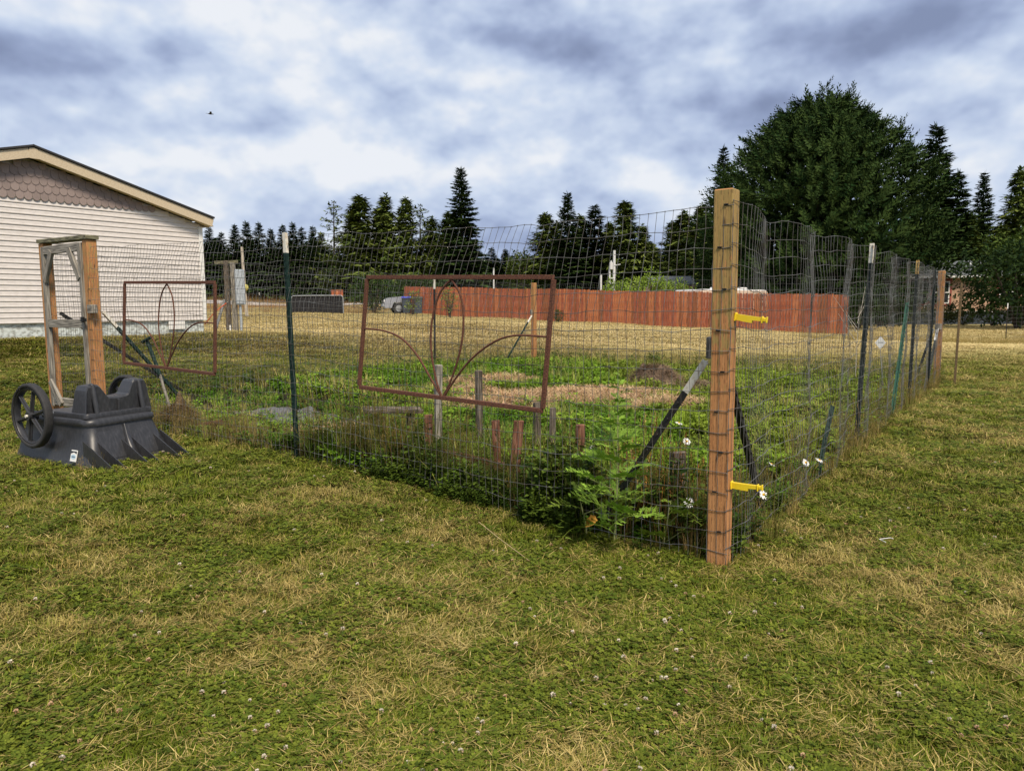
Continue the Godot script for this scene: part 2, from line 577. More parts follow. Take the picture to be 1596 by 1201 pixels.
# ---------------------------------------------------------------- the lie of the land
const A := Vector2(1.06, -3.70)   # near corner post of the garden
const G := Vector2(-4.24, -7.55)  # gate post
const B := Vector2(-5.05, -8.14)  # far gate post
const C := Vector2(0.50, -16.6)   # back corner
const D := Vector2(6.98, -12.1)   # right-hand corner
const LEVELS := [[0, 0, -0.1], [0, -2, -0.05], [1.06, -3.7, -0.05], [-1.7, -5.7, 0.17], [-4.2, -7.5, 0.19], [-3.2, -5.6, 0.15], [-3.6, -5.3, 0.15], [3.2, -6.9, 0.05], [5.1, -9.5, 0.06], [7, -12.1, 0.01], [0.5, -16.5, 0.08], [-1.3, -13.4, 0.2],
	[-7.9, -19.1, 0.74], [-10.5, -15.5, 0.74], [-14, -22, 0.75], [-8, -21.5, 0.62], [-6, -12, 0.42], [-9, -9, 0.4], [-7, -49, 0.95], [15.4, -34, -0.05], [4, -42, 0.45], [-1.5, -45.6, 0.7], [9.8, -37.9, 0.2], [20, -48, 0.0], [30, -45, 0.0], [18, -28, -0.15], [-14, -46, 1.08], [-25, -50, 1.15], [-20, -60, 1.5],
	[-30, -72, 2.2], [-10, -72, 1.9], [0, -110, 2.2], [-60, -110, 3.2], [40, -110, 1.2], [8, -22, 0.0], [-4, -30, 0.75], [5, -1, -0.05], [-5, -2, 0.02], [10, -5, 0.0], [0, 10, -0.1], [-20, -5, 0.5], [25, -15, -0.1], [-20, 10, 0.2], [20, 10, -0.1], [2, -9, 0.05], [0, -60, 1.0], [30, -70, 0.6]]
var bumps := noise(FastNoiseLite.TYPE_SIMPLEX, 0.5, 2, 77)
var patches := noise(FastNoiseLite.TYPE_SIMPLEX, 0.42, 3, 78)
var specks := noise(FastNoiseLite.TYPE_SIMPLEX, 2.6, 3, 79)
var level := PackedFloat32Array()
const LX := -70
const LZ := -125
const LW := 141
const LH := 146

func raw_level(x: float, z: float) -> float:
	var s := 0.0
	var w := 0.0
	for p in LEVELS:
		var d: float = (x - p[0]) * (x - p[0]) + (z - p[1]) * (z - p[1]) + 1.5
		var k: float = 1.0 / (d * sqrt(d))
		s += k * p[2]
		w += k
	return s / w

func make_levels() -> void:
	level.resize(LW * LH)
	for j in LH:
		for i in LW:
			level[j * LW + i] = raw_level(LX + i, LZ + j)

func H(x: float, z: float) -> float:
	var fx := clampf(x - LX, 0.0, LW - 1.001)
	var fz := clampf(z - LZ, 0.0, LH - 1.001)
	var i := int(fx)
	var j := int(fz)
	fx -= i
	fz -= j
	var k := j * LW + i
	var h := lerpf(lerpf(level[k], level[k + 1], fx), lerpf(level[k + LW], level[k + LW + 1], fx), fz)
	return h + bumps.get_noise_2d(x, z) * 0.018

func on(x: float, z: float, up := 0.0) -> Vector3:
	return Vector3(x, H(x, z) + up, z)

# patches of parched and of lush lawn, as they lie in the photograph: x, z, radius, how dry
const BLOTS := [[-1.27, -4.6, 0.45, 0.75], [-0.34, -3.85, 0.5, 0.45], [1.87, -3.4, 0.55, 0.5], [2.3, -3.0, 0.4, 0.4], [4.6, -6.8, 0.6, 0.45], [-0.8, -3.2, 0.6, 0.3], [0.4, -2.6, 0.5, 0.25], [-1.9, -3.6, 0.5, 0.3], [1.35, -3.9, 0.35, 0.3],
	[2.5, -4.1, 0.5, -0.5], [-2.1, -4.35, 0.6, -0.55], [1.12, -2.9, 0.5, -0.35], [-0.6, -4.9, 0.5, -0.45], [0.3, -4.05, 0.45, -0.5], [-1.5, -5.3, 0.5, -0.4], [0.75, -3.5, 0.4, -0.3], [-1.1, -2.4, 0.35, -0.3], [1.3, -2.3, 0.4, -0.3], [3.4, -5.2, 0.7, 0.05], [-3.2, -4.9, 0.7, -0.3], [-5.2, -8.6, 1.2, -0.1]]

func dryness(x: float, z: float) -> float:
	var d := 0.15 + patches.get_noise_2d(x, z) * 0.34 + specks.get_noise_2d(x, z) * 0.5
	for b in BLOTS:
		var q: float = ((x - b[0]) * (x - b[0]) + (z - b[1]) * (z - b[1])) / (b[2] * b[2])
		if q < 6.0:
			d += b[3] * 0.62 * exp(-q)
	if z < -12.0:
		d += 0.42 * smoothstep(-12.0, -22.0, z) * (1.0 if x > -7.0 or z < -21.0 else 0.3)
	if z < -44.0:
		d -= 0.25
	return clampf(d, 0.0, 1.0)

func garden_depth(x: float, z: float) -> float:
	# metres inside the fence, negative outside
	var p := Vector2(x, z)
	var best := 1e9
	var c := [A, B, C, D]
	for k in 4:
		var a: Vector2 = c[k]
		var e: Vector2 = c[(k + 1) % 4] - a
		best = minf(best, (e.x * (p.y - a.y) - e.y * (p.x - a.x)) / e.length())
	return best

const GREEN := Color(0.058, 0.1, 0.008)
const LIME := Color(0.185, 0.22, 0.02)
const DRY := Color(0.47, 0.375, 0.15)
const TAN := Color(0.33, 0.24, 0.07)

func lawn_tone(d: float) -> Color:
	var g := GREEN.lerp(LIME, R())
	var y := DRY.lerp(TAN, R())
	var k := clampf(d + R(-0.48, 0.48), 0, 1)
	k = k * k * (3 - 2 * k)
	var c := g.lerp(y, k) * R(0.75, 1.25)
	c.a = 1
	return c

func field_tone(c: Color, z: float) -> Color:
	# the unwatered field behind the garden is bleached straw
	var k := smoothstep(-14.0, -23.0, z) * R(0.35, 0.95)
	return c.lerp(Color(0.76, 0.6, 0.31), k)


# ---------------------------------------------------------------- sky
func make_sky() -> ImageTexture:
	var w := 2560
	var h := 1280
	var big := noise(FastNoiseLite.TYPE_SIMPLEX, 0.55, 4, 12)
	var puff := noise(FastNoiseLite.TYPE_SIMPLEX, 1.9, 6, 33)
	puff.fractal_gain = 0.58
	var stops := [[0.0, Color(0.53, 0.585, 0.715)], [0.3, Color(0.63, 0.69, 0.82)], [0.52, Color(0.735, 0.795, 0.905)], [0.72, Color(0.825, 0.875, 0.955)], [0.95, Color(0.945, 0.96, 0.985)], [9.0, Color(0.945, 0.96, 0.985)]]
	var bytes := PackedByteArray()
	bytes.resize(w * h * 3)
	for y in h:
		var el := (0.5 - (y + 0.5) / h) * PI
		var sy := sin(el)
		var cy := cos(el)
		for x in w:
			var c := Color(0.36, 0.36, 0.27)
			if el > -0.02:
				var az := TAU * (x + 0.5) / w
				var px := sin(az) * cy * 2.0
				var py := sy * 3.6
				var pz := -cos(az) * cy * 2.0
				var b := big.get_noise_3d(px * 1.15, py, pz * 1.15)
				var m := puff.get_noise_3d(px, py, pz)
				var m2 := puff.get_noise_3d(px + 0.06, py + 0.16, pz)
				var s := 0.575 + b * 0.44 + m * 0.2 + (m - m2) * 0.4 + 0.12 * exp(-maxf(el, 0.0) * 9.0)
				s = maxf(s, 0.0)
				var k := 0
				while s > stops[k + 1][0]:
					k += 1
				var c0: Color = stops[k][1]
				c = c0.lerp(stops[k + 1][1], (s - stops[k][0]) / (stops[k + 1][0] - stops[k][0]))
			var at := (y * w + x) * 3
			bytes[at] = int(c.r * 255)
			bytes[at + 1] = int(c.g * 255)
			bytes[at + 2] = int(c.b * 255)
	return ImageTexture.create_from_image(Image.create_from_data(w, h, false, Image.FORMAT_RGB8, bytes))


# ---------------------------------------------------------------- the ground and the lawn
func make_ground() -> void:
	var mb := MB.new()
	var k := 230
	for j in k + 1:
		var tz := float(j) / k * 2.0 - 1.0
		var z := 420.0 * sinh(tz * 6.2) / sinh(6.2) - 4.0
		for i in k + 1:
			var tx := float(i) / k * 2.0 - 1.0
			var x := 420.0 * sinh(tx * 6.2) / sinh(6.2)
			var e := 0.15
			var nn := Vector3(H(x - e, z) - H(x + e, z), 2 * e, H(x, z - e) - H(x, z + e)).normalized()
			var d := dryness(x, z)
			var col := Color(0.035, 0.04, 0.01).lerp(Color(0.13, 0.1, 0.04), d)
			if z < -15.0:
				col = col.lerp(Color(0.4, 0.31, 0.14), smoothstep(-15.0, -26.0, z) * 0.8)
			if z < -30:
				col = Color(0.4, 0.35, 0.14).lerp(Color(0.64, 0.51, 0.26), d)
			var gd := garden_depth(x, z)
			if gd > 0.0:
				col = Color(0.035, 0.035, 0.016).lerp(Color(0.1, 0.075, 0.045), clampf(patches.get_noise_2d(x * 2, z * 2) + 0.2, 0, 1))
			mb.vert(Vector3(x, H(x, z), z), nn, Vector2(x, z), col)
	for j in k:
		for i in k:
			var a := j * (k + 1) + i
			mb.i.append_array(PackedInt32Array([a, a + 1, a + k + 1, a + 1, a + k + 2, a + k + 1]))
	ground_piece("ground", mb, M.earth)

func tuft(blades: int, h0: float, h1: float, spread: float, wid: float, lean: float, sd: int, bend := 0.5) -> ArrayMesh:
	rng.seed = sd
	var mb := MB.new()
	for k in blades:
		var a := R(0, TAU)
		var r := sqrt(R()) * spread
		var b := a + R(-1.2, 1.2)
		var l := R(0.15, 1.0) * lean
		var s := R(0.55, 1.5)
		mb.blade(Vector3(cos(a) * r, -0.004, sin(a) * r), Vector3(cos(b), 0, sin(b)) * l, R(h0, h1), wid * R(0.7, 1.3), Color(s, s, s * R(0.8, 1.1)), bend)
	return mb.mesh()

func clover_mesh(sd: int) -> ArrayMesh:
	rng.seed = sd
	var mb := MB.new()
	for k in 9:
		var a := R(0, TAU)
		var r := sqrt(R()) * 0.045
		var p := Vector3(cos(a) * r, R(0.018, 0.042), sin(a) * r)
		var s := R(0.8, 1.25)
		var turn := R(0, TAU)
		var tilt := Vector3(R(-0.35, 0.35), 1, R(-0.35, 0.35)).normalized()
		var x := tilt.cross(Vector3(cos(turn), 0, sin(turn))).normalized()
		var z := x.cross(tilt)
		var size := R(0.005, 0.0085)
		for q in 3:
			var d := x * cos(q * TAU / 3) + z * sin(q * TAU / 3)
			var e := x * -sin(q * TAU / 3) + z * cos(q * TAU / 3)
			d = (d + tilt * 0.15).normalized()
			var l := []
			for w in [[0.0, 0.0], [0.55, 0.42], [1.0, 0.5], [1.25, 0.22], [1.25, -0.22], [1.0, -0.5], [0.55, -0.42]]:
				l.append(p + d * size * w[0] + e * size * w[1] * 1.25)
			mb.poly(l, Color(s, s, s))
	return mb.mesh()

func thatch_mesh(sd: int) -> ArrayMesh:
	rng.seed = sd
	var mb := MB.new()
	for k in 9:
		var a := R(0, TAU)
		var d := Vector3(cos(a), R(-0.05, 0.35), sin(a)).normalized()
		var s := R(0.75, 1.25)
		mb.leaf(Vector3(R(-0.04, 0.04), R(0.008, 0.03), R(-0.04, 0.04)), d, d.cross(Vector3.UP).normalized(), R(0.03, 0.085), R(0.0018, 0.0032), Color(s, s, s))
	return mb.mesh()

func flower_head(sd: int) -> ArrayMesh:
	# a white clover head: a ball of small upright florets on a stem
	rng.seed = sd
	var mb := MB.new()
	mb.tube([Vector3(0, 0, 0), Vector3(0.002, 0.045, 0)], 0.0008, 0.0008, 3, false, Color(0.12, 0.17, 0.05))
	for k in 34:
		var d := Vector3(R(-1, 1), R(-0.35, 1), R(-1, 1)).normalized()
		var s := R(0.8, 1.1)
		var x := d.cross(Vector3(R(-1, 1), 0.3, R(-1, 1))).normalized()
		var col := Color(0.62 * s, 0.56 * s, 0.46 * s) if d.y > -0.05 else Color(0.42, 0.3, 0.2)
		mb.leaf(Vector3(0.002, 0.048, 0) + d * 0.003, d, x, 0.0065, 0.0038, col)
	return mb.mesh()

func blocked(x: float, z: float) -> bool:
	# under the pale house
	var p := Vector2(x, z) - Vector2(-7.9, -19.1)
	var s := p.dot(Vector2(-0.588, 0.809))
	var q := p.dot(Vector2(-0.809, -0.588))
	return s > -0.02 and s < 7.7 and q > -0.02

func make_lawn() -> void:
	var kinds := [tuft(16, 0.018, 0.045, 0.05, 0.0024, 1.5, 1), tuft(15, 0.014, 0.034, 0.055, 0.0026, 2.4, 2), tuft(12, 0.025, 0.06, 0.045, 0.0026, 1.1, 3)]
	var where := [[], [], []]
	var tint := [PackedColorArray(), PackedColorArray(), PackedColorArray()]
	var clover := [clover_mesh(4), clover_mesh(5)]
	var cw := [[], []]
	var ct := [PackedColorArray(), PackedColorArray()]
	var thatch := thatch_mesh(6)
	var tw := []
	var tt := PackedColorArray()
	var fw := []
	var ft := PackedColorArray()
	var gaps := noise(FastNoiseLite.TYPE_SIMPLEX, 7.0, 2, 83)
	var cn := noise(FastNoiseLite.TYPE_SIMPLEX, 1.7, 3, 81)
	var wr := []
	var wt := PackedColorArray()
	rng.seed = 100
	var near := 1.5
	var far := 52.0
	for k in 330000:
		var r := near * exp(R() * log(far / near))
		var a := R(-0.88, 0.88)
		var x := r * sin(a)
		var z := -r * cos(a)
		var gd := garden_depth(x, z)
		if gd > 0.05 or blocked(x, z) or z < -49.0:
			continue
		var d := dryness(x, z)
		var y := H(x, z)
		var big := clampf(r / 5.0, 1.0, 5.0)
		var xf := Transform3D(Basis(Vector3.UP, R(0, TAU)).scaled(Vector3(big, lerpf(1.0, 1.5, clampf((big - 1) / 4, 0, 1)), big) * R(0.75, 1.25)), Vector3(x, y, z))
		var pick := R()
		var lush := clampf(0.75 - d, 0.05, 0.7)
		var cv := cn.get_noise_2d(x, z)
		var over := R() < clampf(0.14 + cv * 0.8, 0.03, 0.5) * (0.35 + lush)
		if r < 12.0 and R() < 0.0035:
			wr.append(turned(x, y - 0.012, z, R(0, TAU), R(0.5, 1.1)))
			var wc := Color(0.06, 0.11, 0.014).lerp(Color(0.12, 0.17, 0.02), R())
			wt.append(wc)
		if over and r < 14.0:
			var q := rng.randi() % 2
			var c := Color(0.065, 0.1, 0.012).lerp(Color(0.16, 0.185, 0.024), R()) * R(0.8, 1.2)
			cw[q].append(Transform3D(xf.basis.rotated(Vector3.UP, R(0, TAU)), xf.origin + Vector3(R(-0.03, 0.03), -0.008, R(-0.03, 0.03))))
			ct[q].append(Color(c.r, c.g, c.b))
			if r < 9.0 and R() < 0.02 * (0.3 + lush):
				fw.append(Transform3D(Basis(Vector3.UP, R(0, TAU)) * Basis(Vector3.RIGHT, R(-0.4, 0.4)).scaled(Vector3.ONE * R(0.7, 1.15)), Vector3(x, y, z)))
				ft.append(Color(1, 1, 1) if R() < 0.75 else Color(0.75, 0.55, 0.42))
		if over and r < 14.0 and R() < 0.35 or r < 9.0 and gaps.get_noise_2d(x, z) < -0.05 and R() < 0.75:
			continue
		if pick > 1.0 - (0.1 + 0.24 * d) and r < 22.0:
			tw.append(xf)
			var c := DRY.lerp(TAN, R()) * R(0.8, 1.35)
			tt.append(Color(c.r, c.g, c.b))
		else:
			var q := rng.randi() % 3
			where[q].append(xf)
			tint[q].append(field_tone(lawn_tone(d), z))
	for q in 3:
		scatter("lawn_grass", ["short mown grass of the lawn, green and straw coloured", "short mown lawn grass lying flat", "slightly longer grass blades in the mown lawn"][q], "grass", kinds[q], M.grass, where[q], tint[q])
	for q in 2:
		scatter("lawn_clover", ["round clover leaves growing in the lawn", "clover leaves mixed in among the lawn grass"][q], "clover", clover[q], M.leaves, cw[q], ct[q])
	scatter("dry_thatch", "dry cut straws lying between the blades of the lawn", "thatch", thatch, M.straw, tw, tt)
	scatter("clover_flowers", "small white clover flower heads dotted over the lawn", "flowers", flower_head(7), M.petals, fw, ft)
	rng.seed = 120
	var rs := MB.new()
	for k in 9:
		var a := TAU * k / 9 + R(-0.3, 0.3)
		var d := Vector3(cos(a), R(0.12, 0.5), sin(a)).normalized()
		var sd := d.cross(Vector3.UP).normalized()
		var l := R(0.05, 0.09)
		var q := R(0.8, 1.2)
		rs.poly([Vector3.ZERO, d * l * 0.35 + sd * l * 0.13, d * l * 0.7 + sd * l * 0.15 + Vector3(0, -0.004, 0), d * l + Vector3(0, -0.012, 0), d * l * 0.7 - sd * l * 0.15 + Vector3(0, -0.004, 0), d * l * 0.35 - sd * l * 0.13], Color(q, q, q))
	scatter("lawn_rosettes", "flat broad-leaved weed rosettes dotted through the mown lawn", "weeds", rs.mesh(), M.leaves, wr, wt)


# ---------------------------------------------------------------- the garden fence
func at_s(stops: Array, s: float) -> float:
	for k in stops.size() - 1:
		if s <= stops[k + 1][0]:
			return lerpf(stops[k][1], stops[k + 1][1], clampf((s - stops[k][0]) / (stops[k + 1][0] - stops[k][0]), 0, 1))
	return stops[-1][1]

# woven wire: upright wires two inches apart, cross wires four inches apart, tied by knots
func woven(p0: Vector2, p1: Vector2, top: Array, style: int, knots: bool, rad := 0.0015) -> MB:
	var mb := MB.new()
	var e := (p1 - p0)
	var len := e.length()
	e = e.normalized()
	var out := Vector2(-e.y, e.x)
	var count := int(len / 0.0508)
	var rows := 19
	var wob := noise(FastNoiseLite.TYPE_SIMPLEX, 0.9, 2, 50 + style)
	var grid := []
	for j in count + 1:
		var s := len * j / count
		var col := []
		var ends := minf(1.0, minf(s, len - s) / 0.5)
		for k in rows:
			var f := k / 18.0
			var al := wob.get_noise_2d(s * 2.2, k * 0.4) * 0.008
			var of := wob.get_noise_2d(s * 1.3, 40 + k * 0.15) * 0.02 * ends
			var dy := wob.get_noise_2d(s * 3.0, 80 + k * 2.0) * 0.012
			if style == 0:
				al -= 0.13 * maxf(0.0, f - 0.7) / 0.3 * minf(1.0, s / 1.6)
				of += 0.05 * maxf(0.0, f - 0.75) / 0.25 * ends
			elif style == 1:
				of += (sin(s * TAU / 1.12 + 0.5) * 0.05 + sin(s * TAU / 0.47) * 0.012) * (0.35 + 0.65 * f) * ends
				dy += sin(s * TAU / 1.12 + 1.5) * 0.012
			var q := p0 + e * (s + al) + out * of
			col.append(Vector3(q.x, at_s(top, s) - 1.829 * (1.0 - f) + dy, q.y))
		grid.append(col)
	for j in count + 1:
		mb.tube(grid[j], rad, rad, 3, false)
	for k in rows:
		var line := []
		for j in count + 1:
			line.append(grid[j][k])
		mb.tube(line, rad * 1.25, rad * 1.25, 3, false)
	if knots:
		for j in count + 1:
			for k in rows:
				var p: Vector3 = grid[j][k]
				var z := rad * 2.6
				var o := [p + Vector3.RIGHT * z, p + Vector3.LEFT * z, p + Vector3.BACK * z, p + Vector3.FORWARD * z]
				for h in [Vector3.UP * z * 1.3, Vector3.DOWN * z * 1.3]:
					for w in [[0, 2], [2, 1], [1, 3], [3, 0]]:
						mb.face([p + h, o[w[0]], o[w[1]]], [Vector2.ZERO, Vector2.ZERO, Vector2.ZERO], p)
	return mb

# a studded steel T-post standing or leaning from a to b, its end painted
func metal_post(parent: Node3D, called: String, a: Vector3, b: Vector3, paint: Material, tip: Material, tip_len := 0.16, face := Vector3(0, 0, 1), studs := true) -> MeshInstance3D:
	var y := (b - a).normalized()
	var x := y.cross(face).normalized()
	var z := x.cross(y)
	var len := a.distance_to(b)
	var xf := Transform3D(Basis(x, y, z), a)
	var body := MB.new()
	var cut := len - (tip_len if tip else 0.0)
	body.box(xf * Transform3D(Basis(), Vector3(0, cut / 2, 0)), Vector3(0.036, cut, 0.005), 0.001)
	body.box(xf * Transform3D(Basis(), Vector3(0, cut / 2, -0.018)), Vector3(0.005, cut, 0.031), 0.001)
	if studs:
		var k := 0.12
		while k < cut - 0.03:
			body.box(xf * Transform3D(Basis(), Vector3(0, k, 0.0055)), Vector3(0.009, 0.02, 0.008), 0.002)
			k += 0.054
	var o := part(parent, called, body, paint)
	if tip:
		var t := MB.new()
		t.box(xf * Transform3D(Basis(), Vector3(0, len - tip_len / 2, 0)), Vector3(0.0362, tip_len, 0.0052), 0.001)
		t.box(xf * Transform3D(Basis(), Vector3(0, len - tip_len / 2, -0.018)), Vector3(0.0052, tip_len, 0.031), 0.001)
		part(o, "painted_tip", t, tip)
	return o

func square_post(parent: Node3D, called: String, foot: Vector3, h: float, yaw: float, m: Material, w := 0.096) -> MeshInstance3D:
	var mb := MB.new()
	mb.box(Transform3D(), Vector3(w, h + 0.1, w), 0.005, Color.WHITE, Vector2(R(0, 1), 0))
	return part(parent, called, mb, m, Transform3D(Basis(Vector3.UP, yaw), foot + Vector3(0, (h - 0.1) / 2, 0)))

func insulator(parent: Node3D, xf: Transform3D) -> void:
	# a yellow plastic standoff: nailing plate, tapering arm with a step, ribbed clamp at its end. Along +x
	var mb := MB.new()
	mb.box(Transform3D(Basis(), Vector3(0.004, 0.002, 0)), Vector3(0.008, 0.042, 0.03), 0.002)
	var rings := []
	for q in [[0.008, 0.017, -0.013, 0.011], [0.05, 0.014, -0.018, 0.0105], [0.088, 0.012, -0.021, 0.01], [0.09, 0.012, -0.008, 0.01], [0.135, 0.01, -0.008, 0.0095]]:
		rings.append([Vector3(q[0], q[1], q[3]), Vector3(q[0], q[2], q[3]), Vector3(q[0], q[2], -q[3]), Vector3(q[0], q[1], -q[3])])
	for k in rings.size() - 1:
		for q in 4:
			var r := (q + 1) % 4
			mb.face([rings[k][q], rings[k][r], rings[k + 1][r], rings[k + 1][q]], [Vector2.ZERO, Vector2.ZERO, Vector2.ZERO, Vector2.ZERO], Vector3(rings[k][0].x * 0.5 + rings[k + 1][0].x * 0.5 - (0.03 if k == 2 else 0.0), 0, 0))
	mb.box(Transform3D(Basis(), Vector3(0.137, -0.001, 0)), Vector3(0.006, 0.034, 0.026), 0.002)
	mb.box(Transform3D(Basis(), Vector3(0.15, 0.0, 0)), Vector3(0.022, 0.02, 0.02), 0.004)
	mb.box(Transform3D(Basis(), Vector3(0.158, 0.0, 0)), Vector3(0.005, 0.03, 0.022), 0.002)
	part(parent, "insulator", mb, M.yellow_plastic, xf)

func make_fence() -> void:
	rng.seed = 300
	var u := (G - A).normalized()
	var v := (D - A).normalized()
	var yaw := atan2(u.y, -u.x)
	var nF := Vector2(u.y, -u.x)
	if nF.y < 0:
		nF = -nF
	var nR := -u
	# near side, from the corner post to the gate
	var front := thing("wire_fence", "near side of the wire garden fence, between square corner post and gate", "fence")
	var a0 := A + nF * 0.052 + nR * 0.052
	var g0 := G + nF * 0.052
	tag(part(front, "wire_mesh", woven(a0, g0, [[0, 1.79], [1.3, 1.775], [2.6, 1.815], [3.4, 1.865], [4.6, 1.875], [6.55, 1.925]], 0, true), M.wire), "", "", "", "stuff")
	var post := square_post(front, "corner_post", on(A.x, A.y), 1.9, yaw, M.treated_post_0)
	tag(post, "square treated timber corner post, greenish at its top")
	var sx := Basis(Vector3(nR.x, 0, nR.y), Vector3.UP, Vector3(nR.x, 0, nR.y).cross(Vector3.UP))
	var inv := post.transform.affine_inverse()
	for y in [1.245, 0.395]:
		insulator(post, inv * Transform3D(sx * Basis(Vector3.BACK, -0.09 if y > 1 else 0.05), Vector3(A.x, y, A.y) + Vector3(nR.x, 0, nR.y) * 0.049 + Vector3(v.x, 0, v.y) * 0.015))
	for k in 9:
		var sm := MB.new()
		sm.box(Transform3D(), Vector3(0.022, 0.007, 0.012), 0.002)
		part(post, "staple", sm, M.dark_iron, inv * Transform3D(Basis(Vector3.UP, yaw), Vector3(A.x, 1.79 - k * 0.2032 - 0.001, A.y) + Vector3(nF.x, 0, nF.y) * 0.05 + Vector3(u.x, 0, u.y) * (0.012 if k % 2 else -0.016)))
	var blk := MB.new()
	blk.box(Transform3D(), Vector3(0.04, 0.11, 0.05), 0.004)
	part(front, "wood_block", blk, M.grey_wood, Transform3D(Basis(Vector3.UP, yaw), Vector3(A.x, 1.09, A.y) + Vector3(u.x, 0, u.y) * 0.07 - Vector3(nF.x, 0, nF.y) * 0.02))
	var f3 := Vector3(nF.x, 0, nF.y)
	var br := metal_post(front, "brace_post", Vector3(0.52, 0.1, -4.15), Vector3(0.995, 1.02, -3.79), M.black_paint, M.worn_white, 0.2, f3)
	tag(br, "black steel brace post with a white end, leaning on the corner post")
	var tp := A + u * 3.36 + nF * 0.03
	metal_post(front, "metal_post", on(tp.x, tp.y, -0.1), on(tp.x, tp.y) + Vector3(-0.03, 1.73, 0.0), M.green_paint, M.worn_white, 0.15, f3)
	# right-hand side
	var side := thing("wire_fence", "right-hand side of the wire garden fence, buckled and running into the distance", "fence")
	var d0 := D + nR * 0.052 - v * 0.03
	tag(part(side, "wire_mesh", woven(a0, d0, [[0, 1.79], [1.3, 1.775], [3.5, 1.79], [6.8, 1.795], [10.3, 1.77]], 1, true), M.wire), "", "", "", "stuff")
	var dp := square_post(side, "corner_post", on(D.x, D.y), 1.82, yaw, M.treated_post_1)
	tag(dp, "square orange-brown timber post at the far right corner")
	var bf := Vector3(nR.x, 0, nR.y)
	metal_post(side, "brace_post", Vector3(1.5, 0.08, -4.3), Vector3(1.1, 1.02, -3.76), M.black_paint, null, 0.16, bf)
	for q in [[3.45, 1.78, M.grey_green_paint, M.worn_white, 0.02], [6.85, 1.8, M.grey_green_paint, M.rusty_yellow, 0.0]]:
		var p: Vector2 = A + v * q[0] + nR * 0.03
		var lean := Vector3(0.1, 0, -0.05) if q[0] < 5 else Vector3(0.06, 0, -0.05)
		metal_post(side, "metal_post", on(p.x, p.y, -0.1), on(p.x, p.y) + Vector3(0, q[1], 0) + lean, q[2], q[3], 0.17, bf)
	for q in [[5.2, 1.25, Vector3(0.42, 0, -0.55), M.bright_green_paint], [8.6, 1.75, Vector3(0.02, 0, 0), M.grey_green_paint]]:
		var p: Vector2 = A + v * q[0] + nR * 0.06
		metal_post(side, "metal_post", on(p.x, p.y, -0.1), on(p.x, p.y) + Vector3(0, q[1], 0) + q[2], q[3], null, 0.1, bf)
	var w: Vector2 = D - v * 0.09
	metal_post(side, "brace_post", on(D.x - v.x * 1.35, D.y - v.y * 1.35, 0.0), Vector3(w.x, 0.9, w.y), M.grey_green_paint, M.white_paint, 0.3, bf)
	metal_post(side, "brace_post", on(D.x + u.x * 0.5 + nR.x * 0.2, D.y + u.y * 0.5 + nR.y * 0.2, 0.0), Vector3(D.x + u.x * 0.07, 0.9, D.y + u.y * 0.07), M.grey_green_paint, M.white_paint, 0.2, bf)
	part(side, "wood_block", blk, M.grey_wood, Transform3D(Basis(Vector3.UP, yaw).scaled(Vector3(2.2, 0.9, 1)), Vector3(D.x - v.x * 0.07, 0.94, D.y - v.y * 0.07)))
	# left-hand side and the back
	var left := thing("wire_fence", "left-hand side of the wire garden fence, behind the gate", "fence")
	tag(part(left, "wire_mesh", woven(B, C, [[0, 1.93], [4, 1.92], [10.1, 1.8]], 2, false, 0.0014), M.wire), "", "", "", "stuff")
	square_post(left, "corner_post", on(C.x, C.y), 1.75, yaw, M.treated_post_1)
	var lt := B.lerp(C, 0.652)
	metal_post(left, "metal_post", on(lt.x, lt.y, -0.1), on(lt.x, lt.y) + Vector3(0.02, 1.62, 0), M.black_paint, M.worn_white, 0.17, f3)
	var cb := C.lerp(B, 0.12)
	metal_post(left, "brace_post", on(cb.x, cb.y), Vector3(C.x - 0.05, 1.13, C.y + 0.08), M.green_paint, M.worn_white, 0.22, f3)
	part(left, "wood_block", blk, M.grey_wood, Transform3D(Basis(Vector3.UP, yaw), Vector3(C.x - 0.06, 1.2, C.y + 0.07)))
	var bb := B.lerp(C, 0.16)
	metal_post(left, "brace_post", on(bb.x, bb.y, -0.05), Vector3(B.x + 0.05, 1.27, B.y - 0.08), M.black_paint, null, 0.1, f3)
	var back := thing("wire_fence", "back side of the wire garden fence, behind the straw beds", "fence")
	tag(part(back, "wire_mesh", woven(C, D, [[0, 1.8], [4, 1.8], [7.9, 1.78]], 3, false, 0.0014), M.wire), "", "", "", "stuff")

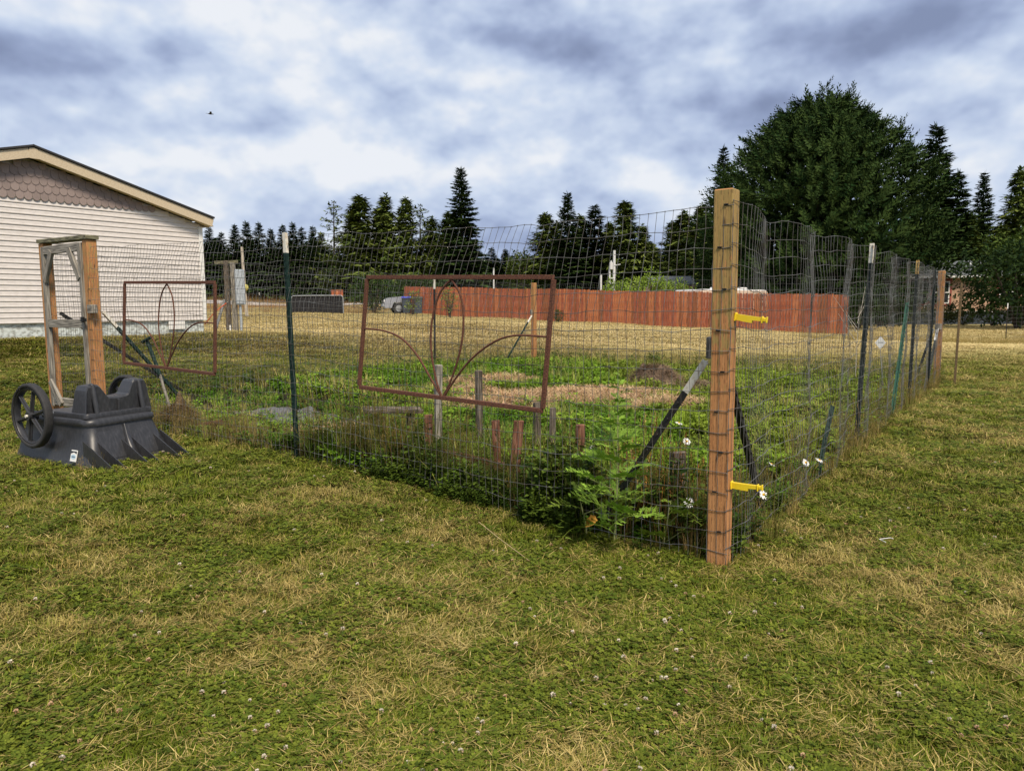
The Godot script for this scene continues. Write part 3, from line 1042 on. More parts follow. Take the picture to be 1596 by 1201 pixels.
func make_gate() -> void:
	rng.seed = 310
	var u := (G - A).normalized()
	var u3 := Vector3(u.x, 0, u.y)
	var n3 := Vector3(u.y, 0, -u.x)
	if n3.z < 0:
		n3 = -n3
	var yaw := atan2(u.y, -u.x)
	var fr := thing("gate_frame", "pair of orange timber gateposts joined by a mossy header board", "gate frame")
	square_post(fr, "gatepost", on(G.x, G.y), 2.008 - H(G.x, G.y), yaw, M.treated_post_1, 0.1)
	square_post(fr, "gatepost", on(B.x, B.y), 2.026 - H(B.x, B.y), yaw, M.treated_post_1, 0.1)
	var hd := MB.new()
	var a := Vector3(G.x, 2.032, G.y) - u3 * 0.07
	var b := Vector3(B.x, 2.05, B.y) + u3 * 0.06
	hd.bar(a, b, 0.042, 0.13, 0.004, n3)
	part(fr, "header", hd, M.mossy_wood)
	var blk := MB.new()
	blk.box(Transform3D(), Vector3(0.1, 0.085, 0.06), 0.004)
	part(fr, "wood_block", blk, M.grey_wood, Transform3D(Basis(Vector3.UP, yaw), Vector3(G.x, 1.32, G.y) - u3 * 0.08 + n3 * 0.05))
	var p := G - u * 0.02 - Vector2(n3.x, n3.z) * 0.3
	metal_post(fr, "brace_post", on(p.x + 0.45, p.y - 0.5, -0.05), Vector3(G.x, 1.28, G.y) - n3 * 0.06 - u3 * 0.05, M.green_paint, M.worn_white, 0.2, n3)
	# the gate itself
	var gate := thing("garden_gate", "narrow weathered grey wooden gate with wire infill and corner braces", "gate")
	var g := Vector3(G.x, 0, G.y) + u3 * 0.06 + n3 * 0.05
	var e := Vector3(B.x, 0, B.y) - u3 * 0.04 + n3 * 0.05
	var y0 := 0.27
	var y1 := 1.985
	for q in [g + u3 * 0.03, e - u3 * 0.03]:
		var mb := MB.new()
		mb.bar(Vector3(q.x, y0, q.z), Vector3(q.x, y1, q.z), 0.058, 0.04, 0.003, n3, Color.WHITE, Vector2(R(), R()))
		part(gate, "stile", mb, M.grey_wood)
	for y in [1.945, 1.17, 0.33]:
		var mb := MB.new()
		mb.bar(Vector3(g.x, y, g.z) + u3 * 0.06, Vector3(e.x, y, e.z) - u3 * 0.06, 0.085, 0.036, 0.003, n3, Color.WHITE, Vector2(R(), R()))
		part(gate, "rail", mb, M.grey_wood)
	for q in [[g + u3 * 0.05, e, 1.0], [e - u3 * 0.05, g, -1.0]]:
		var mb := MB.new()
		var p0: Vector3 = q[0]
		mb.bar(Vector3(p0.x, 1.62, p0.z), Vector3(p0.x, 1.93, p0.z) + u3 * 0.2 * q[2], 0.07, 0.034, 0.003, n3, Color.WHITE, Vector2(R(), R()))
		part(gate, "corner_brace", mb, M.grey_wood, Transform3D(Basis(), n3 * 0.012))
	var lb := MB.new()
	lb.bar(Vector3(e.x, 0.55, e.z) - u3 * 0.05, Vector3(e.x, 0.3, e.z) - u3 * 0.28, 0.07, 0.034, 0.003, n3)
	part(gate, "corner_brace", lb, M.grey_wood, Transform3D(Basis(), n3 * 0.03))
	var la := MB.new()
	la.box(Transform3D(), Vector3(0.1, 0.035, 0.02), 0.004)
	la.box(Transform3D(Basis(), Vector3(0.015, 0.005, 0.015)), Vector3(0.04, 0.055, 0.03), 0.006)
	part(gate, "latch", la, M.dark_iron, Transform3D(Basis(Vector3.UP, yaw), Vector3(G.x, 1.21, G.y) + u3 * 0.045 + n3 * 0.085))
	var gp := Vector2(g.x, g.z) - Vector2(n3.x, n3.z) * 0.02
	var ep := Vector2(e.x, e.z) - Vector2(n3.x, n3.z) * 0.02
	tag(part(gate, "wire_infill", woven(gp, ep, [[0, 1.97], [1, 1.97]], 4, false, 0.0014), M.wire), "", "", "", "stuff")

# rusty flat-iron frame with a flower of bent rods
func make_frames() -> void:
	var u := (G - A).normalized()
	var u3 := Vector3(u.x, 0, u.y)
	var n3 := Vector3(u.y, 0, -u.x)
	if n3.z < 0:
		n3 = -n3
	for q in [[[0.953, 1.03], [2.459, 2.567], 1.468, 1.513, 0.706, 0.757, "large rusty iron frame with flower shaped rods, hung left of corner post"], [[4.255, 4.321], [5.727, 5.833], 1.525, 1.563, 0.766, 0.806, "rusty iron frame with flower shaped rods, hung beside the gate"]]:
		var t := thing("metal_frame", q[6], "metal frame", Vector3.ZERO, Basis(), "rusty iron frames on the fence")
		var o := Vector3(A.x, 0, A.y) + n3 * 0.085
		var TR: Vector3 = o + u3 * q[0][0] + Vector3.UP * q[2]
		var TL: Vector3 = o + u3 * q[1][0] + Vector3.UP * q[3]
		var BR: Vector3 = o + u3 * q[0][1] + Vector3.UP * q[4]
		var BL: Vector3 = o + u3 * q[1][1] + Vector3.UP * q[5]
		for s in [[TL, TR], [BL, BR], [TL + Vector3.DOWN * 0.013, BL + Vector3.UP * 0.013], [TR + Vector3.DOWN * 0.013, BR + Vector3.UP * 0.013]]:
			var mb := MB.new()
			mb.bar(s[0], s[1], 0.026, 0.02, 0.002, n3)
			part(t, "frame_bar", mb, M.rust)
		for c in [[[0.5, 0.985], [0.44, 0.86], [0.41, 0.62], [0.42, 0.38], [0.46, 0.14], [0.495, 0.015]], [[0.5, 0.985], [0.56, 0.84], [0.583, 0.62], [0.575, 0.4], [0.54, 0.16], [0.505, 0.015]],
				[[0.01, 0.54], [0.13, 0.53], [0.24, 0.475], [0.34, 0.34], [0.42, 0.17], [0.49, 0.015]], [[0.99, 0.56], [0.84, 0.555], [0.74, 0.49], [0.64, 0.35], [0.565, 0.18], [0.51, 0.015]]]:
			var pts := []
			for q2 in c:
				pts.append(BL.lerp(BR, q2[0]).lerp(TL.lerp(TR, q2[0]), q2[1]))
			var cv := Curve3D.new()
			for k in pts.size():
				var tg: Vector3 = (pts[mini(k + 1, pts.size() - 1)] - pts[maxi(k - 1, 0)]) / 6.0
				cv.add_point(pts[k], -tg, tg)
			cv.bake_interval = 0.03
			var mb := MB.new()
			mb.tube(Array(cv.get_baked_points()), 0.0068, 0.0068, 6, true)
			part(t, "bent_rod", mb, M.rust)

# ---------------------------------------------------------------- the upturned yard cart
func rounded(x0: float, x1: float, z0: float, z1: float, r: float, y: float) -> Array:
	var out := []
	for q in [[x1 - r, z1 - r, 0.0], [x0 + r, z1 - r, 1.0], [x0 + r, z0 + r, 2.0], [x1 - r, z0 + r, 3.0]]:
		for k in 5:
			var a: float = (q[2] + k / 4.0) * PI / 2
			out.append(Vector3(q[0] + cos(a) * r, y, q[1] + sin(a) * r))
	return out

func make_cart() -> void:
	rng.seed = 320
	var x := Vector3(0.5, 0, -0.867).normalized()
	var z := Vector3(0.867, 0, 0.5).normalized()
	var o := Vector3(-3.109, 0, -5.34)
	o.y = 0.155
	var t := thing("yard_cart", "black plastic two-wheeled yard cart lying upside down on the lawn", "cart", o, Basis(x, Vector3.UP, z))
	# tub, upside down: a flared skirt, a rim, a flat bottom
	var mb := MB.new()
	var W := 0.58
	mb.loft([rounded(-0.062, W + 0.062, -0.95, 0.12, 0.05, -0.03), rounded(-0.062, W + 0.062, -0.95, 0.12, 0.05, 0.004), rounded(-0.05, W + 0.05, -0.94, 0.108, 0.05, 0.008), rounded(-0.03, W + 0.03, -0.925, 0.075, 0.06, 0.09), rounded(0.0, W, -0.9, 0.02, 0.07, 0.21), rounded(0.012, W - 0.012, -0.89, -0.015, 0.08, 0.295), rounded(0.0, W, -0.9, 0.0, 0.08, 0.302), rounded(0.003, W - 0.003, -0.895, -0.006, 0.08, 0.335), rounded(0.02, W - 0.02, -0.88, -0.025, 0.08, 0.351), rounded(0.06, W - 0.06, -0.86, -0.06, 0.06, 0.354)], false, true)
	part(t, "tub", mb, M.plastic)
	# recessed panels and central spine on the front
	for s in [[0.07, 0.245], [0.335, 0.51]]:
		var pb := MB.new()
		var out := PackedVector2Array([Vector2(s[0], 0.275), Vector2(s[1], 0.275), Vector2(s[1] + 0.01, 0.06), Vector2(s[0] - 0.01, 0.06)])
		pb.slab(out, 0.012)
		part(t, "front_panel", pb, M.plastic, Transform3D(Basis(Vector3.RIGHT, -0.43), Vector3(0, 0.0, 0.112)))
	var sp := MB.new()
	sp.loft([[Vector3(0.275, 0.29, -0.03), Vector3(0.286, 0.29, 0.0), Vector3(0.294, 0.29, 0.0), Vector3(0.305, 0.29, -0.03)], [Vector3(0.245, 0.12, 0.03), Vector3(0.268, 0.12, 0.09), Vector3(0.312, 0.12, 0.09), Vector3(0.335, 0.12, 0.03)], [Vector3(0.225, 0.0, 0.08), Vector3(0.25, 0.0, 0.16), Vector3(0.33, 0.0, 0.16), Vector3(0.355, 0.0, 0.08)]], true, true)
	part(t, "front_spine", sp, M.plastic)
	# stand-off shelf with rim and the saddle shaped bracket on top
	var rim := MB.new()
	rim.loft([rounded(0.02, W - 0.02, -0.5, -0.055, 0.03, 0.312), rounded(0.02, W - 0.02, -0.5, -0.055, 0.03, 0.345), rounded(0.03, W - 0.03, -0.49, -0.065, 0.03, 0.35)], false, true)
	part(t, "raised_rim", rim, M.plastic, Transform3D(Basis(), Vector3(0, 0.04, 0.02)))
	var br := MB.new()
	var prof := [[0.035, 0.35], [0.06, 0.52], [0.075, 0.555], [0.15, 0.56], [0.17, 0.54], [0.215, 0.47], [0.23, 0.462], [0.28, 0.458], [0.3, 0.458], [0.365, 0.466], [0.385, 0.475], [0.425, 0.56], [0.44, 0.575], [0.52, 0.575], [0.535, 0.54], [0.555, 0.35]]
	var fr := []
	var bk := []
	for p in prof:
		var in_: float = clampf((p[1] - 0.35) / 0.22, 0, 1) * 0.022
		fr.append(Vector3(p[0], p[1], -0.085 - in_))
		bk.append(Vector3(p[0], p[1], -0.25 + in_))
	var f2 := []
	var b2 := []
	for k in prof.size():
		f2.append(fr[k] + Vector3(0, -0.012 if prof[k][1] > 0.4 else 0.0, 0.012))
		b2.append(bk[k] + Vector3(0, -0.012 if prof[k][1] > 0.4 else 0.0, -0.012))
	for k in prof.size() - 1:
		for e in [[f2, fr], [fr, bk], [bk, b2]]:
			br.face([e[0][k], e[0][k + 1], e[1][k + 1], e[1][k]], [Vector2.ZERO, Vector2.ZERO, Vector2.ZERO, Vector2.ZERO], Vector3(prof[k][0] * 0.5 + 0.147, 0.3, -0.17))
	for e in [f2, b2]:
		for k in prof.size() - 1:
			var p: Vector3 = e[k]
			var q: Vector3 = e[k + 1]
			br.face([p, q, Vector3(q.x, 0.345, q.z), Vector3(p.x, 0.345, p.z)], [Vector2.ZERO, Vector2.ZERO, Vector2.ZERO, Vector2.ZERO], Vector3(0.3, 0.4, -0.17))
	part(t, "bracket", br, M.plastic, Transform3D(Basis(), Vector3(0, 0.036, 0.02)))
	for s in [0.112, 0.48]:
		var rb := MB.new()
		rb.loft([[Vector3(s - 0.022, 0.35, -0.07), Vector3(s - 0.014, 0.35, -0.055), Vector3(s + 0.014, 0.35, -0.055), Vector3(s + 0.022, 0.35, -0.07)], [Vector3(s - 0.018, 0.56, -0.12), Vector3(s - 0.01, 0.56, -0.082), Vector3(s + 0.01, 0.56, -0.082), Vector3(s + 0.018, 0.56, -0.12)], [Vector3(s - 0.012, 0.568, -0.13), Vector3(s - 0.008, 0.572, -0.12), Vector3(s + 0.008, 0.572, -0.12), Vector3(s + 0.012, 0.568, -0.13)]], true, true)
		part(t, "bracket_rib", rb, M.plastic, Transform3D(Basis(), Vector3(0, 0.036, 0.02)))
	var mid := MB.new()
	mid.box(Transform3D(Basis(), Vector3(0.29, 0.39, -0.072)), Vector3(0.018, 0.1, 0.012), 0.003)
	part(t, "bracket_rib", mid, M.plastic, Transform3D(Basis(), Vector3(0, 0.036, 0.02)))
	# three claw shaped feet, each a pair of gusset plates over a lip
	for s in [-0.03, 0.235, 0.5]:
		var foot := MB.new()
		for k in [0.0, 0.085]:
			var out := PackedVector2Array([Vector2(-0.02, 0.2), Vector2(0.05, 0.17), Vector2(0.375, 0.012), Vector2(0.38, 0.0), Vector2(-0.02, 0.0)])
			foot.slab(out, 0.007, Transform3D(Basis(Vector3(0, 0, 1), Vector3.UP, Vector3(-1, 0, 0)), Vector3(s + k * 1.0 + 0.003, 0, 0.012)))
		foot.box(Transform3D(Basis(), Vector3(s + 0.045, 0.004, 0.2)), Vector3(0.088, 0.008, 0.3), 0.002)
		part(t, "claw_foot", foot, M.plastic)
	# wheels
	for side in [-1.0, 1.0]:
		var wx := -0.09 if side < 0 else W + 0.09
		var wh := Node3D.new()
		wh.name = "wheel"
		t.add_child(wh, true)
		wh.transform = Transform3D(Basis(), Vector3(wx, 0.363, -0.545))
		var ty := MB.new()
		var rings := []
		for k in 48:
			var a := TAU * k / 48
			var d := Vector3(0, cos(a), sin(a))
			var kn := 0.004 if k % 2 == 0 else 0.0
			var ring := []
			for p in [[-0.028, 0.212], [-0.03, 0.235], [-0.02, 0.243 + kn], [0.02, 0.247 - kn], [0.03, 0.235], [0.028, 0.212]]:
				ring.append(d * p[1] + Vector3(p[0], 0, 0))
			rings.append(ring)
		rings.append(rings[0])
		ty.loft(rings, false, false, true)
		part(wh, "tyre", ty, M.rubber)
		var rim2 := MB.new()
		var rr := []
		for k in 49:
			var a := TAU * k / 48
			var d := Vector3(0, cos(a), sin(a))
			rr.append([d * 0.214 + Vector3(-0.026, 0, 0), d * 0.214 + Vector3(0.026, 0, 0), d * 0.2 + Vector3(0.022, 0, 0), d * 0.2 + Vector3(-0.022, 0, 0)])
		rim2.loft(rr, false, false, true)
		part(wh, "rim", rim2, M.plastic)
		for k in 6:
			var a := TAU * k / 6 + 0.25
			var d := Vector3(0, cos(a), sin(a))
			var spk := MB.new()
			spk.bar(d * 0.03, d * 0.204, 0.034, 0.012, 0.003, Vector3(1, 0, 0))
			spk.bar(d * 0.03 + Vector3(side * 0.01, 0, 0), d * 0.204 + Vector3(side * 0.004, 0, 0), 0.012, 0.022, 0.003, Vector3(1, 0, 0))
			part(wh, "spoke", spk, M.plastic)
		var hub := MB.new()
		hub.tube([Vector3(-0.035, 0, 0), Vector3(0.035, 0, 0)], 0.034, 0.034, 14)
		part(wh, "hub", hub, M.plastic)
		var nut := MB.new()
		nut.tube([Vector3(side * 0.03, 0, 0), Vector3(side * 0.048, 0, 0)], 0.012, 0.011, 10)
		part(wh, "axle_end", nut, M.worn_white)
	var ax := MB.new()
	ax.tube([Vector3(-0.08, 0.363, -0.545), Vector3(W + 0.08, 0.363, -0.545)], 0.009, 0.009, 8)
	part(t, "axle", ax, M.galvanised)
	for s in [0.02, W - 0.02]:
		var ab := MB.new()
		ab.box(Transform3D(Basis(), Vector3(s, 0.35, -0.545)), Vector3(0.03, 0.1, 0.12), 0.01)
		part(t, "axle_bracket", ab, M.plastic)
	# the sticker: white, a dark band on top, an outlined oval with a line of small lettering
	var st := Transform3D(Basis(Vector3.UP, -PI / 2) * Basis(Vector3.RIGHT, -0.25), Vector3(-0.037, 0.085, -0.12))
	var lb := MB.new()
	lb.box(Transform3D(), Vector3(0.075, 0.085, 0.006), 0.001)
	var sticker := part(t, "sticker", lb, M.white_paint, st)
	var band := MB.new()
	band.slab(PackedVector2Array([Vector2(-0.035, 0.034), Vector2(0.035, 0.034), Vector2(0.035, 0.016), Vector2(0.0, 0.026), Vector2(-0.035, 0.016)]), 0.0074)
	part(sticker, "dark_band", band, M.bin_dark)
	var ov := MB.new()
	var pts := PackedVector2Array()
	for k in 20:
		pts.append(Vector2(cos(TAU * k / 20) * 0.031, sin(TAU * k / 20) * 0.017 - 0.007))
	ov.slab(pts, 0.0078)
	part(sticker, "pale_oval", ov, mat("sticker_blue", lin(0.4, 0.55, 0.66), 0.5))
	var line := MB.new()
	for k in 7:
		line.box(Transform3D(Basis(), Vector3(-0.018 + k * 0.006, -0.007, 0.004)), Vector3(0.0042, [0.009, 0.006, 0.008][k % 3], 0.0012), 0.0)
	tag(part(sticker, "faded_lettering", line, M.bin_grey), "", "", "", "stuff")


# ---------------------------------------------------------------- what grows and lies in the garden
func sprig(leaves: int, h: float, spread: float, size: float, sd: int) -> ArrayMesh:
	rng.seed = sd
	var mb := MB.new()
	for st in 4:
		var a := R(0, TAU)
		var top := Vector3(cos(a) * spread * R(0.4, 1), h * R(0.6, 1), sin(a) * spread * R(0.4, 1))
		mb.tube([Vector3.ZERO, top * 0.5 + Vector3(0, h * 0.12, 0), top], 0.0025, 0.0012, 3, false, Color(1.1, 0.9, 0.7))
		for k in leaves / 4:
			var f := R(0.15, 1.0)
			var p := top * f + Vector3(0, h * 0.25 * f * (1 - f), 0)
			var b := R(0, TAU)
			var d := Vector3(cos(b), R(-0.35, 0.45), sin(b)).normalized()
			var side := d.cross(Vector3(R(-0.4, 0.4), 1, R(-0.4, 0.4))).normalized()
			var s := R(0.7, 1.3)
			var c := Color(s, s, s * R(0.8, 1.1))
			var l := size * R(0.6, 1.3)
			p += d * l * 0.25
			var fold := Vector3(0, l * 0.1, 0)
			var e := p + d * l
			mb.poly([p, p + d * l * 0.3 + side * l * 0.32 + fold, p + d * l * 0.65 + side * l * 0.26 + fold, e], c)
			mb.poly([p, e, p + d * l * 0.65 - side * l * 0.26 + fold, p + d * l * 0.3 - side * l * 0.32 + fold], c * 0.97)
	return mb.mesh()

func seeded_tuft(blades: int, h0: float, h1: float, spread: float, sd: int) -> ArrayMesh:
	# tall grass gone to seed
	rng.seed = sd
	var mb := MB.new()
	for k in blades:
		var a := R(0, TAU)
		var r := sqrt(R()) * spread
		var p := Vector3(cos(a) * r, -0.01, sin(a) * r)
		var lean := Vector3(cos(a + R(-1, 1)), 0, sin(a + R(-1, 1))) * R(0.08, 0.45)
		var h := R(h0, h1)
		var s := R(0.75, 1.25)
		if k % 4 == 0:
			var top := p + Vector3.UP * h * 1.1 + lean * h * 0.6
			mb.tube([p, p + Vector3.UP * h * 0.6 + lean * h * 0.2, top], 0.0012, 0.0008, 3, false, Color(1.3 * s, 1.05 * s, 0.8 * s))
			for q in 7:
				var d := (Vector3(R(-0.5, 0.5), 1, R(-0.5, 0.5)) + lean).normalized()
				mb.leaf(top - Vector3.UP * q * h * 0.02, d, d.cross(Vector3(R(-1, 1), 0, R(-1, 1))).normalized(), 0.018, 0.006, Color(1.7 * s, 1.25 * s, 1.0 * s))
		else:
			mb.blade(p, lean * 1.5, h * R(0.5, 0.9), R(0.003, 0.006), Color(s, s, s), R(0.2, 1.1))
	return mb.mesh()

func pinnate(mb: MB, p: Vector3, d: Vector3, len: float, col: Color) -> void:
	var side := d.cross(Vector3.UP).normalized()
	var up := side.cross(d).normalized()
	var pts := []
	for k in 7:
		var f := k / 6.0
		pts.append(p + d * len * f + Vector3.DOWN * len * 0.35 * f * f)
	mb.tube(pts, 0.0022, 0.001, 3, false, col * Color(1.3, 1.2, 1.2))
	for k in range(1, 7):
		var f := k / 6.0
		for s in [-1.0, 1.0]:
			var l := len * 0.42 * sin(PI * (0.18 + 0.72 * f)) * R(0.8, 1.2)
			var e: Vector3 = (side * s + d * 0.75 + up * R(-0.25, 0.35)).normalized()
			var w := e.cross(up).normalized()
			var q: Vector3 = pts[k]
			var c := col * R(0.8, 1.25)
			c.a = 1
			# a lobed leaflet: main blade and two teeth on each side
			mb.leaf(q, e, w, l, l * 0.24, c)
			for t in [0.35, 0.6]:
				for ss in [-1.0, 1.0]:
					var te: Vector3 = (e * 0.8 + w * ss * 0.75 + up * R(-0.2, 0.2)).normalized()
					mb.leaf(q + e * l * t * 0.8, te, te.cross(up).normalized(), l * 0.4, l * 0.17, c)

func make_ragwort(label: String, at: Vector3, h: float, count: int, col: Color, sd: int) -> void:
	rng.seed = sd
	var t := thing("ragwort_plant", label, "plant", at)
	var stem := MB.new()
	var top := Vector3(R(-0.06, 0.06), h, R(-0.05, 0.05))
	var pts := []
	for k in 6:
		pts.append(Vector3(0, -0.03, 0).lerp(top, k / 5.0) + Vector3(sin(k * 1.1) * 0.008, 0, cos(k * 1.7) * 0.008))
	stem.tube(pts, 0.007, 0.002, 5, false, Color(0.32, 0.35, 0.14))
	var lf := MB.new()
	for k in count:
		var f := pow((k + 0.5) / count, 0.9)
		var p := Vector3.ZERO.lerp(top, f)
		var a := k * 2.4 + R(-0.4, 0.4)
		var d := Vector3(cos(a), R(0.35, 0.9), sin(a)).normalized()
		var len := lerpf(0.34, 0.06, f) * R(0.75, 1.2)
		if f < 0.55 and k % 3 == 0:
			var e := p + d * len * 0.9
			stem.tube([p, e], 0.003, 0.0018, 4, false, Color(0.2, 0.23, 0.09))
			for q in 4:
				var b := a + R(-1.4, 1.4)
				pinnate(lf, p.lerp(e, R(0.5, 1)), Vector3(cos(b), R(0.2, 1), sin(b)).normalized(), len * 0.7, col)
		else:
			pinnate(lf, p, d, len, col)
	part(t, "stem", stem, M.leaves)
	part(t, "foliage", lf, M.leaves)

func make_daisy(label: String, at: Vector3, h: float, tilt: Vector3, sd: int) -> void:
	rng.seed = sd
	var t := thing("daisy", label, "flower", at, Basis(), "white daisies by the fence")
	var head := Vector3(tilt.x * 0.06, h, tilt.z * 0.06)
	var st := MB.new()
	st.tube([Vector3(0, -0.02, 0), Vector3(head.x * 0.2, h * 0.5, head.z * 0.2), head], 0.0016, 0.0012, 4, false, Color(0.12, 0.17, 0.05))
	part(t, "stem", st, M.leaves)
	var up := tilt.normalized()
	var x := up.cross(Vector3(0.3, 0.1, 1)).normalized()
	var z := x.cross(up)
	var pt := MB.new()
	for k in 17:
		var a := TAU * k / 17 + R(-0.08, 0.08)
		var d := (x * cos(a) + z * sin(a) - up * R(-0.05, 0.22)).normalized()
		var e := up.cross(d).normalized()
		var l := R(0.02, 0.025)
		var p := head + d * 0.006
		pt.poly([p - e * 0.0015, p + d * l * 0.6 - e * 0.0034, p + d * l - e * 0.001, p + d * l + e * 0.001, p + d * l * 0.6 + e * 0.0034, p + e * 0.0015], Color(0.82, 0.82, 0.8) * R(0.92, 1.0))
	part(t, "petals", pt, M.petals)
	var ce := MB.new()
	var rings := []
	for q in [[0.0085, 0.0], [0.0075, 0.003], [0.004, 0.0048], [0.0005, 0.0052]]:
		var ring := []
		for k in 10:
			ring.append(head + (x * cos(TAU * k / 10) + z * sin(TAU * k / 10)) * q[0] + up * q[1])
		rings.append(ring)
	ce.loft(rings, false, false, true, Color(0.62, 0.36, 0.02))
	part(t, "yellow_centre", ce, M.petals)

# a mound: height field on an ellipse, roughened
func mound(cx: float, cz: float, rx: float, rz: float, h: float, yaw: float, c0: Color, c1: Color, sd: int) -> MB:
	var mb := MB.new()
	var k := 36
	var f := noise(FastNoiseLite.TYPE_SIMPLEX, 2.2, 4, sd)
	var rings := []
	var cs := cos(yaw)
	var sn := sin(yaw)
	for j in k + 1:
		for i in k + 1:
			var a := i / float(k) * 2 - 1
			var b := j / float(k) * 2 - 1
			var x := cx + a * rx * cs + b * rz * sn
			var z := cz - a * rx * sn + b * rz * cs
			var q := a * a + b * b
			var e := f.get_noise_2d(x, z)
			var y := H(x, z) - 0.06 + maxf(0.0, (1.0 - q * (1.0 + 1.3 * e))) * (h + 0.06) * (0.85 + 0.9 * e)
			mb.vert(Vector3(x, y, z), Vector3.UP, Vector2(x, z), c0.lerp(c1, clampf(0.5 + f.get_noise_2d(x * 3, z * 3), 0, 1)))
	for j in k:
		for i in k:
			var a := j * (k + 1) + i
			mb.i.append_array(PackedInt32Array([a, a + 1, a + k + 1, a + 1, a + k + 2, a + k + 1]))
	for j in range(1, k):
		for i in range(1, k):
			var a := j * (k + 1) + i
			mb.n[a] = (mb.v[a + k + 1] - mb.v[a - k - 1]).cross(mb.v[a + 1] - mb.v[a - 1]).normalized()
	return mb

func straw_mesh(sd: int, n: int, spread: float, l0: float, l1: float, lift: float) -> ArrayMesh:
	rng.seed = sd
	var mb := MB.new()
	for k in n:
		var a := R(0, TAU)
		var d := Vector3(cos(a), R(-0.15, lift), sin(a)).normalized()
		var s := R(0.65, 1.3)
		var p := Vector3(R(-spread, spread), R(0.0, 0.03), R(-spread, spread))
		mb.leaf(p, d, d.cross(Vector3.UP).normalized(), R(l0, l1), R(0.003, 0.006), Color(s, s, s))
	return mb.mesh()

const BEDS := [[0.62, -9.35, 1.95, 0.85, 0.6, 0.09], [-0.35, -10.85, 1.0, 0.5, 0.6, 0.1], [1.85, -8.75, 0.7, 0.45, 0.6, 0.1], [-0.55, -9.75, 0.5, 0.4, 0.3, 0.08], [-1.6, -6.75, 0.5, 0.32, 0.5, 0.02]]

